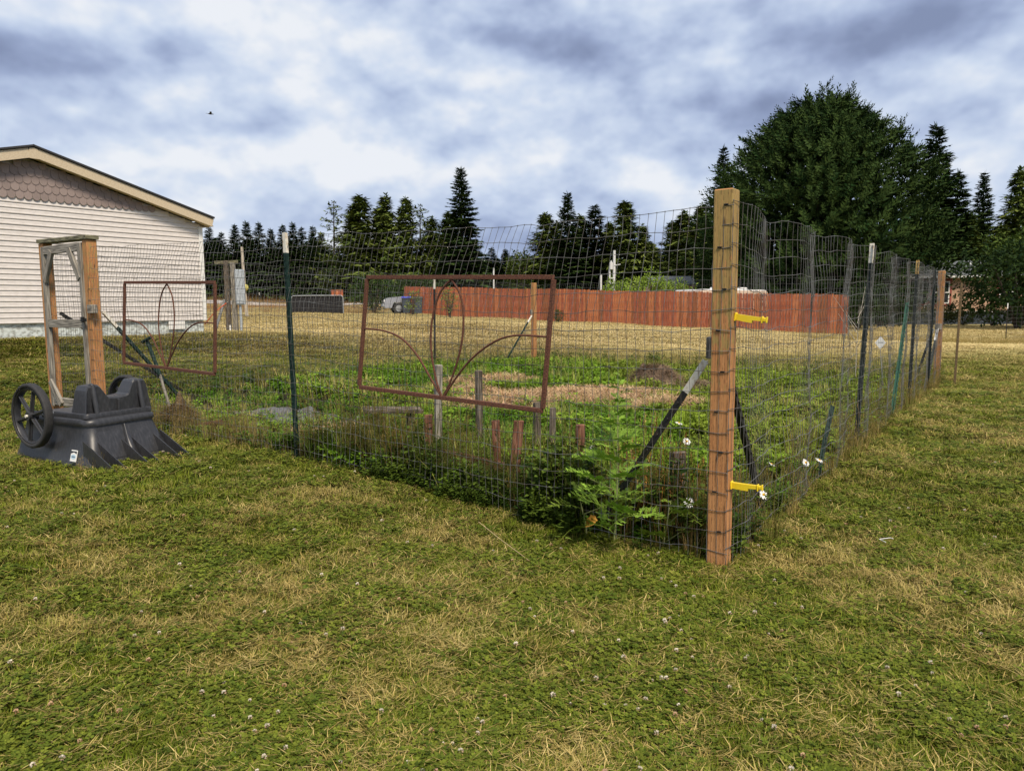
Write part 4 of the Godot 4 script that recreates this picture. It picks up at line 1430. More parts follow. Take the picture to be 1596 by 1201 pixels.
func make_garden() -> void:
	var u := (G - A).normalized()
	var v := (D - A).normalized()
	var nF := -v
	rng.seed = 400
	# straw mulch
	var k := 0
	for b in BEDS:
		var m := mound(b[0], b[1], b[2], b[3], b[5], b[4], Color(0.3, 0.19, 0.1), Color(0.46, 0.33, 0.19), 60 + k)
		ground_piece("straw_bed", m, M.earth)
		k += 1
	var heap := thing("hay_heap", "small grey-brown heap of dried grass beyond the straw bed", "heap", Vector3.ZERO)
	part(heap, "mound", mound(2.25, -11.55, 0.52, 0.42, 0.34, 0.3, Color(0.17, 0.12, 0.085), Color(0.3, 0.22, 0.16), 70), M.earth)
	var heap2 := thing("hay_heap", "low flat spread of dried grass right of the larger heap", "heap", Vector3.ZERO)
	part(heap2, "mound", mound(2.75, -10.7, 0.4, 0.32, 0.17, 0.3, Color(0.2, 0.145, 0.1), Color(0.33, 0.25, 0.18), 71), M.earth)
	var clump := thing("hay_heap", "tangled clump of dry grass right of the cart's wheel", "heap", Vector3.ZERO)
	part(clump, "mound", mound(-3.25, -7.15, 0.2, 0.18, 0.24, 0.3, Color(0.16, 0.105, 0.055), Color(0.28, 0.2, 0.11), 72), M.earth)
	var st := straw_mesh(8, 12, 0.05, 0.06, 0.16, 0.5)
	for q in [[heap, 2.25, -11.55, 0.42, 0.33, 0.32, 700, Color(0.26, 0.18, 0.12)], [heap2, 2.75, -10.7, 0.34, 0.26, 0.15, 350, Color(0.3, 0.22, 0.15)], [clump, -3.25, -7.15, 0.17, 0.15, 0.22, 300, Color(0.3, 0.2, 0.1)]]:
		var w := []
		var c := PackedColorArray()
		for j in q[6]:
			var a := R(0, TAU)
			var r := sqrt(R())
			var x: float = q[1] + cos(a) * r * q[3]
			var z: float = q[2] + sin(a) * r * q[4]
			w.append(Transform3D(Basis(Vector3(R(-1, 1), 0.3, R(-1, 1)).normalized(), R(-0.6, 0.6)).scaled(Vector3.ONE * R(0.6, 1.2)), Vector3(x, H(x, z) + q[5] * (1 - r * r) * 0.92, z)))
			var s: Color = q[7] * R(0.7, 1.4)
			c.append(Color(s.r, s.g, s.b))
		scatter("straws", "", "", st, M.straw, w, c, q[0])
	var w0 := []
	var c0 := PackedColorArray()
	for b in BEDS:
		for j in int(b[2] * b[3] * 1700):
			var a := R(0, TAU)
			var r := sqrt(R()) * 1.03
			var x: float = b[0] + cos(a) * r * b[2] * cos(b[4]) + sin(a) * r * b[3] * sin(b[4])
			var z: float = b[1] - cos(a) * r * b[2] * sin(b[4]) + sin(a) * r * b[3] * cos(b[4])
			w0.append(turned(x, H(x, z) + b[5] * maxf(0.0, 1 - r * r) * R(0.6, 1.6), z, R(0, TAU), R(0.6, 1.5)))
			var s := Color(0.66, 0.5, 0.3).lerp(Color(0.48, 0.27, 0.14), R()) * R(0.7, 1.3)
			c0.append(Color(s.r, s.g, s.b))
	scatter("straw_mulch", "loose straw mulch over the beds in the middle of the garden", "straw", st, M.straw, w0, c0)
	# green cover of weeds between the beds
	var ros := [sprig(28, 0.12, 0.09, 0.05, 21), sprig(24, 0.17, 0.08, 0.04, 22)]
	var tall := [tuft(22, 0.08, 0.24, 0.07, 0.005, 0.7, 23), tuft(18, 0.12, 0.3, 0.06, 0.004, 0.5, 24)]
	var w := [[], [], [], []]
	var c := [PackedColorArray(), PackedColorArray(), PackedColorArray(), PackedColorArray()]
	var lush := noise(FastNoiseLite.TYPE_SIMPLEX, 0.6, 3, 90)
	for j in 26000:
		var s := R(0, 7.5)
		var t := R(0, 10.2) if R() < 0.55 else R(0, 5.5)
		var p := A + u * s + v * t
		var gd := garden_depth(p.x, p.y)
		if gd < 0.03:
			continue
		var onbed := 0.0
		for b in BEDS:
			var rel := p - Vector2(b[0], b[1])
			var q := Vector2(rel.x * cos(b[4]) - rel.y * sin(b[4]), rel.x * sin(b[4]) + rel.y * cos(b[4]))
			onbed = maxf(onbed, 1.15 - (q.x * q.x) / (b[2] * b[2]) - (q.y * q.y) / (b[3] * b[3]))
		if Vector2(p.x - 2.25, p.y + 11.55).length() < 0.48:
			onbed = 1
		if onbed + lush.get_noise_2d(p.x * 2.5, p.y * 2.5) * 0.7 > 0.12 and R() < 0.93:
			continue
		if s > 4.0 and t < 2.8 and R() < 0.5:
			continue
		var g := lush.get_noise_2d(p.x, p.y)
		var dry := clampf(0.18 + 0.5 * lush.get_noise_2d(p.x + 40, p.y) + (0.35 if s > 4.2 and t < 3.5 else 0.0) + (0.12 if t > 9.0 else 0.0), 0, 1)
		var roll := R()
		var pick := 0 if roll < 0.36 else 1 if roll < 0.72 else 2 if roll < 0.88 else 3
		var col := Color(0.06, 0.15, 0.012).lerp(Color(0.17, 0.28, 0.025), clampf(0.45 + g + R(-0.3, 0.3), 0, 1))
		if p.x > 1.6 and p.y < -5.5:
			col = col.lerp(Color(0.2, 0.24, 0.03), 0.5)
		if pick > 1:
			col = col.lerp(DRY, clampf(dry + R(-0.3, 0.3), 0, 0.9))
		col = col * R(0.75, 1.25)
		w[pick].append(turned(p.x, H(p.x, p.y), p.y, R(0, TAU), R(0.55, 1.15) * (1.0 + 0.4 * g) * (0.65 if s > 4.2 and t < 2.5 else 1.0)))
		c[pick].append(Color(col.r, col.g, col.b))
	for q in 4:
		scatter("garden_weeds", ["low broad-leaved weeds covering the garden", "small-leaved weeds covering the garden", "green grass growing over the garden beds", "long thin grass growing in the garden"][q], "weeds", ros[q] if q < 2 else tall[q - 2], M.leaves if q < 2 else M.grass, w[q], c[q])
	# dark undergrowth along the near fence and round the corner
	var br := [sprig(40, 0.26, 0.14, 0.062, 31), sprig(36, 0.38, 0.12, 0.045, 32)]
	var gt := [seeded_tuft(34, 0.25, 0.6, 0.07, 33), seeded_tuft(28, 0.2, 0.45, 0.06, 34)]
	w = [[], [], [], []]
	c = [PackedColorArray(), PackedColorArray(), PackedColorArray(), PackedColorArray()]
	for j in 2300:
		var s := R(-0.1, 3.9)
		var deep := R(-0.12, 0.42)
		if s < 0.3 and deep < 0.1 or s > 0.05 and s < 0.42 and R() < 0.85 or s > 0.42 and s < 0.8 and deep < 0.12:
			continue
		var p := A + u * s + v * deep
		var lumpy := lush.get_noise_2d(s * 2.2, deep * 1.6 + 70.0)
		var amt := (1.0 if s < 2.9 else clampf(1.0 - (s - 2.9) / 0.8, 0.1, 1)) * clampf(0.62 + lumpy * 1.5, 0.05, 1.0)
		if R() > amt:
			continue
		var q := rng.randi() % 2
		var col := Color(0.02, 0.045, 0.008).lerp(Color(0.085, 0.13, 0.018), clampf(R(-0.1, 1.0) + lumpy * 0.8, 0, 1)) * R(0.65, 1.3)
		w[q].append(turned(p.x, H(p.x, p.y), p.y, R(0, TAU), R(0.4, 0.95) * (0.55 + 0.6 * amt) * (0.6 if deep < 0 else 1.0) * (0.75 if s > 1.4 and s < 2.3 else 1.3 if s < 1.2 and deep > 0.05 else 1.0)))
		c[q].append(Color(col.r, col.g, col.b))
	for j in 560:
		var s := R(0.1, 3.4)
		var deep := R(-0.02, 1.1)
		var p := A + u * s + v * deep
		var q := 2 + rng.randi() % 2
		var col := Color(0.08, 0.12, 0.025).lerp(Color(0.24, 0.16, 0.06), clampf(R() + (0.3 if s < 0.7 else 0.0) - 0.15, 0, 1)) * R(0.8, 1.2)
		w[q].append(turned(p.x, H(p.x, p.y), p.y, R(0, TAU), R(0.45, 1.1) * (1.0 if deep < 0.5 else 0.6)))
		c[q].append(Color(col.r, col.g, col.b))
	for j in 110:
		var t := R(-0.1, 1.5)
		var p := A + v * (t + 0.15) - u * R(-0.35, 0.06)
		var q := rng.randi() % 2
		var col := Color(0.04, 0.075, 0.014).lerp(Color(0.1, 0.14, 0.025), R())
		w[q].append(turned(p.x, H(p.x, p.y), p.y, R(0, TAU), R(0.4, 0.8) * clampf(1.3 - t * 0.6, 0.4, 1)))
		c[q].append(Color(col.r, col.g, col.b))
	for j in 380:
		var t := R(0.2, 10.2)
		var p := A + v * t - u * R(-0.3, 0.12)
		var q := 2 + rng.randi() % 2
		var col := Color(0.14, 0.15, 0.035).lerp(Color(0.32, 0.23, 0.09), R()) * R(0.8, 1.2)
		w[q].append(turned(p.x, H(p.x, p.y), p.y, R(0, TAU), R(0.25, 0.75)))
		c[q].append(Color(col.r, col.g, col.b))
	for j in 420:
		var t := R()
		var p := B.lerp(C, t) + Vector2(R(-0.3, 0.3), R(-0.3, 0.3)) if j % 2 else C.lerp(D, t) + Vector2(R(-0.3, 0.3), R(-0.3, 0.3))
		var q := rng.randi() % 4
		var col := Color(0.07, 0.13, 0.025).lerp(Color(0.26, 0.2, 0.07), R(0, 0.8) if q > 1 else 0.0) * R(0.8, 1.2)
		w[q].append(turned(p.x, H(p.x, p.y), p.y, R(0, TAU), R(0.5, 1.0)))
		c[q].append(Color(col.r, col.g, col.b))
	for j in 150:
		var p := A + u * R(3.6, 6.4) + v * R(-0.05, 0.25)
		var q := 2 + rng.randi() % 2
		var col := Color(0.16, 0.15, 0.045).lerp(Color(0.34, 0.25, 0.11), R())
		w[q].append(turned(p.x, H(p.x, p.y), p.y, R(0, TAU), R(0.35, 0.65)))
		c[q].append(Color(col.r, col.g, col.b))
	for f in [A, G, B, C, D, A + u * 3.36, A + v * 3.45, A + v * 6.85, A + v * 5.2, A + v * 8.6, Vector2(6.98, -11.6), Vector2(-3.1, -5.3), Vector2(-3.5, -5.55), Vector2(-3.85, -5.8)]:
		for j in 9:
			var a := R(0, TAU)
			var p: Vector2 = f + Vector2(cos(a), sin(a)) * R(0.05, 0.12)
			var col := Color(0.12, 0.13, 0.02).lerp(Color(0.4, 0.29, 0.11), R())
			w[3].append(turned(p.x, H(p.x, p.y), p.y, R(0, TAU), R(0.15, 0.32)))
			c[3].append(Color(col.r, col.g, col.b))
	for q in 4:
		scatter("undergrowth", ["dark bramble leaves crowding the foot of the near fence", "leafy stalks crowding the foot of the fence", "tall seeding grass along the fence line", "brown and green grass stalks along the fence line"][q], "undergrowth", br[q] if q < 2 else gt[q - 2], M.leaves if q < 2 else M.grass, w[q], c[q])
	# single plants that stand out
	make_ragwort("tall light green ragwort with feathery leaves, left of the corner post", on(0.56, -4.01), 0.95, 34, Color(0.21, 0.34, 0.05), 41)
	make_ragwort("small feathery plant at the foot of the tall ragwort, left side", on(0.42, -4.12), 0.3, 9, Color(0.19, 0.27, 0.045), 42)
	make_ragwort("low feathery plant between the tall ragwort and corner post", on(0.8, -3.92), 0.28, 8, Color(0.19, 0.27, 0.04), 43)
	make_ragwort("feathery green weed in front of the brown stake", on(0.2, -4.55), 0.4, 9, Color(0.14, 0.22, 0.035), 44)
	rng.seed = 430
	var yl := MB.new()
	var out := []
	for q in [[0.0, -0.045], [0.016, -0.03], [0.027, -0.008], [0.022, 0.01], [0.026, 0.024], [0.012, 0.034], [0.0, 0.05], [-0.014, 0.032], [-0.025, 0.02], [-0.02, 0.006], [-0.026, -0.012], [-0.014, -0.032]]:
		out.append(Vector3(q[0], q[1], absf(q[0]) * 0.6 - q[1] * q[1] * 6.0))
	yl.poly(out, Color(0.42, 0.23, 0.05))
	solo("withered_leaf", "single withered yellow-orange leaf low in the dark undergrowth", "leaf", yl, M.leaves, Transform3D(Basis(Vector3.UP, 0.3) * Basis(Vector3.RIGHT, -0.6) * Basis(Vector3.BACK, -0.9), on(0.43, -3.98, 0.14)))
	for d in [["large white daisy with yellow centre, low beside the corner post", 0.92, -3.86, 0.3, Vector3(0.1, 0.5, 1)], ["white daisy behind the corner post's left, next to another", 1.16, -4.95, 0.4, Vector3(0.2, 0.7, 0.8)], ["white daisy seen from the side, highest beside the corner post", 1.17, -5.2, 0.47, Vector3(0.2, 1, 0.15)], ["white daisy above the tall ragwort, left of the black brace", 0.5, -4.5, 0.42, Vector3(-0.1, 1, 0.25)],
			["white daisy just right of the corner post's foot", 1.42, -4.2, 0.24, Vector3(0.3, 0.6, 0.8)], ["white daisy right of the leaning black brace, drooping", 1.66, -4.75, 0.28, Vector3(0.5, 0.9, 0.1)], ["white daisy outside the right-hand wire, with yellow centre", 1.98, -5.0, 0.24, Vector3(0.3, 0.6, 0.8)], ["white daisy farthest right, near the green stake", 2.12, -5.1, 0.22, Vector3(0.4, 0.9, 0.3)], ["white daisy half hidden left of the corner post", 0.98, -4.4, 0.36, Vector3(0.1, 0.8, 0.6)]]:
		make_daisy(d[0], on(d[1], d[2]), d[3], d[4], int(d[1] * 100 - d[2] * 37))
	# stakes and old timber
	for s in [["reddish brown stake, leftmost in the undergrowth of the near fence", "garden_stake", -0.62, -5.36, 0.42, 0.07, 0.02, "stained_wood", 0.02], ["leaning red-brown board stake in the middle of the undergrowth", "garden_stake", 0.0, -4.86, 0.5, 0.075, 0.022, "stained_wood", 0.1], ["dark brown stake right behind the leaning red-brown board", "garden_stake", -0.1, -4.96, 0.48, 0.06, 0.02, "stained_wood", -0.03], ["short red-brown stake behind the tall ragwort", "garden_stake", 0.42, -4.7, 0.52, 0.06, 0.04, "stained_wood", 0.05],
			["grey weathered board stake with a screw, left of the corner post", "garden_stake", 0.95, -4.22, 0.47, 0.1, 0.035, "old_wood", 0.03], ["tall grey round stake seen under the large iron frame", "garden_stake", -0.6, -5.84, 0.72, 0.055, 0.05, "grey_wood", 0.03], ["grey weathered stake right of the tall round one", "garden_stake", -0.28, -6.2, 0.66, 0.06, 0.04, "old_wood", 0.0], ["stubby grey stake below the iron frame's right corner", "garden_stake", 0.2, -5.9, 0.46, 0.055, 0.04, "old_wood", 0.0], ["second stubby grey stake below the iron frame's right corner", "garden_stake", 0.31, -5.8, 0.44, 0.05, 0.035, "old_wood", 0.04]]:
		var mb := MB.new()
		mb.box(Transform3D(Basis(), Vector3(0, s[4] / 2 - 0.05, 0)), Vector3(s[5], s[4] + 0.1, s[6]), 0.006, Color.WHITE, Vector2(R(), R()))
		solo(s[1], s[0], "stake", mb, M[s[7]], Transform3D(Basis(Vector3.UP, 0.6 + R(-0.2, 0.2)) * Basis(Vector3.FORWARD, s[8]), on(s[2], s[3])))
	var eb := MB.new()
	eb.bar(on(-0.6, -5.3, 0.13), on(-0.06, -4.92, 0.13), 0.018, 0.14, 0.003, Vector3.UP)
	solo("edging_board", "rotting brown board on edge between two stakes", "board", eb, M.stained_wood)
	var bn := thing("plank_bench", "weathered dark plank on splayed wooden supports inside the fence", "bench", on(-0.97, -5.98, 0.07), Basis(Vector3.UP, 0.32))
	for q in [[-0.05, 0.255], [0.045, 0.25]]:
		var mb := MB.new()
		mb.box(Transform3D(Basis(Vector3.FORWARD, 0.05), Vector3(0, q[1], q[0])), Vector3(0.47, 0.035, 0.085), 0.006, Color.WHITE, Vector2(R(), R()))
		part(bn, "board", mb, M.old_wood)
	for q in [[-0.12, -0.25], [0.12, 0.3]]:
		var mb := MB.new()
		mb.bar(Vector3(q[0] * 0.9, -0.15, 0.0), Vector3(q[0] * 1.2, 0.235, 0.0), 0.05, 0.12, 0.005, Vector3.BACK)
		part(bn, "support", mb, M.old_wood)
	var fb := MB.new()
	var f := noise(FastNoiseLite.TYPE_SIMPLEX, 1.6, 3, 95)
	for q in [[-2.05, -7.45, 0.55, 0.3], [-2.55, -7.9, 0.4, 0.22]]:
		var m := MB.new()
		for j in 13:
			for i in 19:
				var x: float = q[0] + (i / 18.0 - 0.5) * 2 * q[2] * (1.0 + 0.1 * sin(j))
				var z: float = q[1] + (j / 12.0 - 0.5) * 2 * q[3] * (1.0 + 0.12 * sin(i * 1.3))
				m.vert(Vector3(x, H(x, z) + 0.045 + 0.04 * f.get_noise_2d(x * 2, z * 2), z), Vector3.UP, Vector2(x, z), Color.WHITE)
		for j in 12:
			for i in 18:
				var a := j * 19 + i
				m.i.append_array(PackedInt32Array([a, a + 1, a + 19, a + 1, a + 20, a + 19]))
		solo("weed_cloth", ["crumpled sheet of grey weed cloth lying right of the steel post", "smaller scrap of grey weed cloth lying left of the steel post"][0 if q[2] > 0.5 else 1], "cloth", m, M.fabric)
	var pipe := MB.new()
	pipe.tube([on(-3.0, -6.95, 0.05), on(-2.72, -6.85, 0.11)], 0.028, 0.028, 8)
	solo("rusty_pipe", "short rusty pipe lying left of the steel post", "pipe", pipe, M.rust)
	var tl := thing("garden_spade", "green handled tool leaning on the fence next to the gate", "garden tool")
	var h0 := MB.new()
	h0.tube([on(-3.7, -7.95, 0.02), on(-3.82, -8.0, 0.42)], 0.017, 0.016, 8)
	part(tl, "wooden_shaft", h0, M.grey_wood)
	var h1 := MB.new()
	h1.tube([on(-3.82, -8.0, 0.42), on(-3.98, -8.08, 0.78)], 0.02, 0.02, 8)
	h1.tube([on(-4.04, -8.1, 0.76), on(-3.9, -8.02, 0.82)], 0.018, 0.018, 8)
	part(tl, "green_handle", h1, M.green_paint)
	var gs := thing("leaning_stake", "short dark green steel stake leaning outside the right-hand fence", "stake")
	metal_post(gs, "stake", on(2.2, -5.3, -0.1), Vector3(2.5, 0.52, -5.72), M.green_paint, null)
	var sg := thing("plant_marker", "small white diamond-shaped plant marker on a thin wire stake", "marker", on(5.6, -11.2))
	var sk := MB.new()
	sk.tube([Vector3(0.06, -0.05, 0), Vector3(-0.02, 0.62, 0)], 0.006, 0.005, 5)
	part(sg, "wire_stake", sk, M.galvanised)
	var dm := MB.new()
	dm.slab(PackedVector2Array([Vector2(0, 0.1), Vector2(0.075, 0.0), Vector2(0, -0.1), Vector2(-0.075, 0)]), 0.004)
	var pl := part(sg, "plate", dm, M.white_paint, Transform3D(Basis(Vector3.UP, -0.45), Vector3(-0.02, 0.68, 0.008)))
	var ll := MB.new()
	for q in 5:
		ll.box(Transform3D(Basis(), Vector3(-0.03 + q * 0.015, 0.002, 0.0025)), Vector3(0.009, 0.014, 0.001), 0.0)
	tag(part(pl, "faded_lettering", ll, M.bin_grey), "", "", "", "stuff")
	var sap := MB.new()
	for q in 9:
		var a := R(0, TAU)
		var p := Vector3(0, 0.5 + q * 0.08, 0) if q else Vector3.ZERO
		var e := p + (Vector3(cos(a), 1.6, sin(a)) * R(0.15, 0.4) if q else Vector3(0.03, 1.25, 0))
		sap.tube([p, p.lerp(e, 0.5) + Vector3(R(-0.02, 0.02), 0, R(-0.02, 0.02)), e], 0.009 if q == 0 else 0.005, 0.002, 4)
	solo("bare_sapling", "leafless young sapling behind the white diamond marker", "sapling", sap, M.pole_wood, Transform3D(Basis(), on(5.55, -11.9)))
	# odds and ends on the lawn
	var straw := MB.new()
	straw.tube([on(-0.2, -4.19, 0.035), on(-0.08, -3.92, 0.05), on(0.08, -3.62, 0.035)], 0.003, 0.0022, 4, true, Color(0.42, 0.33, 0.17))
	solo("dry_stalk", "long dry stalk lying on the lawn before the fence", "stalk", straw, M.straw)
	var stp := MB.new()
	stp.tube([on(2.0, -3.86, 0.05), on(2.0, -3.93, 0.045), on(2.06, -3.93, 0.05), on(2.06, -3.9, 0.055)], 0.0022, 0.0022, 5)
	solo("wire_staple", "small white bent wire lying on the lawn right of corner post", "wire", stp, M.white_paint)
	var dk := seeded_tuft(60, 0.3, 0.62, 0.12, 35)
	var n := 0
	for q in [[0.86, -4.05], [0.98, -3.98], [0.76, -4.18], [0.72, -4.4]]:
		var o := thing("dry_grass_clump", ["brown dry grass clump nearest the corner post's left side", "thin brown dry grass clump touching the corner post", "brown seeding grass clump behind the ragwort", "pale seeding grass clump beside the leaning black brace"][n], "grass clump", on(q[0], q[1]), Basis(Vector3.UP, n * 1.3).scaled(Vector3.ONE * [0.95, 0.75, 1.05, 1.15][n]))
		part(o, "stalks", dk, leafy("dry_stalks_%d" % n, [Color(0.66, 0.45, 0.24), Color(0.64, 0.45, 0.27), Color(0.6, 0.43, 0.25), Color(0.72, 0.6, 0.4)][n], 0.85, 0.2))
		n += 1


# ---------------------------------------------------------------- trees
const NEEDLE := Color(0.02, 0.042, 0.015)
const NEEDLE2 := Color(0.06, 0.094, 0.027)
const CEDAR := Color(0.06, 0.09, 0.02)
const CEDAR2 := Color(0.14, 0.175, 0.04)

# a fir of 13 m with a crown 2.4 m in radius: whorls of drooping boughs with side twigs
func fir(sd: int, droop: float, thin := 1.0) -> Array:
	rng.seed = sd
	var crown := MB.new()
	var trunk := MB.new()
	var h := 13.0
	trunk.tube([Vector3(0, -0.3, 0), Vector3(0.05, 6, 0), Vector3(0, h - 0.2, 0)], 0.2, 0.02, 7, false)
	var y := 0.6
	while y < h - 0.15:
		var f := y / h
		var reach := 2.5 * pow(1.0 - f, 0.82) + 0.1
		var n := int((8.0 + 5.0 * (1 - f)) * thin)
		for k in n:
			var a := R(0, TAU)
			var L := reach * R(0.62, 1.12)
			var d := Vector3(cos(a), 0, sin(a))
			var up := lerpf(-0.1, 0.75, f) + R(-0.12, 0.12)
			var side := Vector3(-d.z, 0, d.x)
			var m := int(L / 0.2) + 3
			var prev := Vector3(0, y, 0)
			for q in m:
				var s := (q + 1.0) / m
				var p := Vector3(0, y, 0) + d * L * s + Vector3.UP * L * (up * s - droop * s * s + 0.12 * s * s * s)
				var g := (p - prev).normalized()
				var tl := clampf(L * 0.45 * (1.15 - s) + 0.2, 0.22, 0.85) * R(0.8, 1.2)
				var c := NEEDLE.lerp(NEEDLE2, R())
				if s > 0.18:
					for sg in [-1.0, 1.0]:
						var td: Vector3 = (g * 0.75 + side * sg * 0.8 + Vector3.DOWN * R(0.0, 0.4)).normalized()
						crown.leaf(p, td, (td.cross(Vector3.UP) * 0.8 + Vector3.UP * R(-0.5, 0.5)).normalized(), tl, tl * 0.46, c)
				if q == m - 1:
					crown.leaf(prev, g, side, tl + 0.15, 0.14, c)
				if q % 2 == 0:
					var hd := (g * 0.5 + Vector3.DOWN * 0.7 + side * R(-0.5, 0.5)).normalized()
					crown.leaf(p, hd, side, tl * 0.7, tl * 0.3, c * 0.9)
				prev = p
		y += lerpf(0.3, 0.2, f)
	for k in 5:
		crown.leaf(Vector3(0, h - 0.5 + k * 0.07, 0), Vector3(R(-0.3, 0.3), 1, R(-0.3, 0.3)).normalized(), Vector3(R(-1, 1), 0, R(-1, 1)).normalized(), 0.5, 0.07, NEEDLE)
	return [crown.mesh(), trunk.mesh()]

# a western red cedar of 13 m: soft hanging sprays, upswept tips, uneven outline
func cedar(sd: int) -> Array:
	rng.seed = sd
	var crown := MB.new()
	var trunk := MB.new()
	var h := 13.0
	trunk.tube([Vector3(0, -0.3, 0), Vector3(-0.05, 6, 0.04), Vector3(0, h - 0.2, 0)], 0.24, 0.02, 7, false)
	var wave := R(0, 9)
	for b in 640:
		var f := pow(R(), 1.1)
		var y := 0.3 + f * (h - 0.5)
		var reach := 2.15 * pow(1.0 - f, 0.7) * (0.85 + 0.2 * sin(y * 1.7 + wave)) + 0.12
		var a := R(0, TAU)
		var L := reach * R(0.55, 1.1)
		var d := Vector3(cos(a), 0, sin(a))
		var side := Vector3(-d.z, 0, d.x)
		var m := int(L / 0.22) + 3
		var tone := R()
		for q in m:
			var s := (q + 1.0) / m
			var p := Vector3(0, y, 0) + d * L * s + Vector3.UP * L * (-0.15 * s + 0.32 * s * s * s)
			var c := CEDAR.lerp(CEDAR2, clampf(tone + R(-0.3, 0.3), 0, 1))
			for t in 2:
				var hd := (d * R(0.1, 0.9) + Vector3.DOWN * R(-0.35, 0.8) + side * R(-0.9, 0.9)).normalized()
				var l := R(0.35, 0.7) * (1.1 - 0.4 * f)
				crown.leaf(p, hd, (side + d * R(-0.6, 0.6) + Vector3.UP * R(-0.3, 0.3)).normalized(), l, l * 0.46, c)
	for k in 26:
		var y := h - R(0.0, 1.3)
		crown.leaf(Vector3(0, y, 0), Vector3(R(-0.7, 0.7), 0.9, R(-0.7, 0.7)).normalized(), Vector3(R(-1, 1), 0, R(-1, 1)).normalized(), 0.4, 0.12, CEDAR)
	return [crown.mesh(), trunk.mesh()]

# an open, sparse young tree: few boughs with tufts
func sparse_tree(sd: int) -> Array:
	rng.seed = sd
	var crown := MB.new()
	var trunk := MB.new()
	var h := 13.0
	trunk.tube([Vector3(0, -0.3, 0), Vector3(0.1, 6, 0), Vector3(0, h - 0.1, 0)], 0.16, 0.015, 6, false)
	for b in 120:
		var f := R(0.05, 0.99)
		var y := f * h
		var L := (2.2 * pow(1.0 - f, 0.6) + 0.25) * R(0.5, 1.1)
		var a := R(0, TAU)
		var d := Vector3(cos(a), R(0.2, 0.7), sin(a)).normalized()
		trunk.tube([Vector3(0, y, 0), Vector3(0, y, 0) + d * L], 0.025, 0.008, 3, false)
		for q in int(L * 9) + 3:
			var p := Vector3(0, y, 0) + d * L * R(0.45, 1.05)
			var e := Vector3(R(-1, 1), R(-0.6, 1), R(-1, 1)).normalized()
			var l := R(0.2, 0.42)
			crown.leaf(p, e, e.cross(Vector3(R(-1, 1), 1, R(-1, 1))).normalized(), l, l * 0.4, CEDAR.lerp(CEDAR2, R()))
	return [crown.mesh(), trunk.mesh()]

func place_tree(called: String, label: String, proto: Array, at: Vector3, tall: float, wide: float, yaw: float, group := "", needles := "needles") -> void:
	var t := thing(called, label, "tree", at, Basis(Vector3.UP, yaw).scaled(Vector3(wide, tall / 13.0, wide)), group)
	part(t, "trunk", proto[1], M.bark)
	part(t, "crown", proto[0], M[needles])

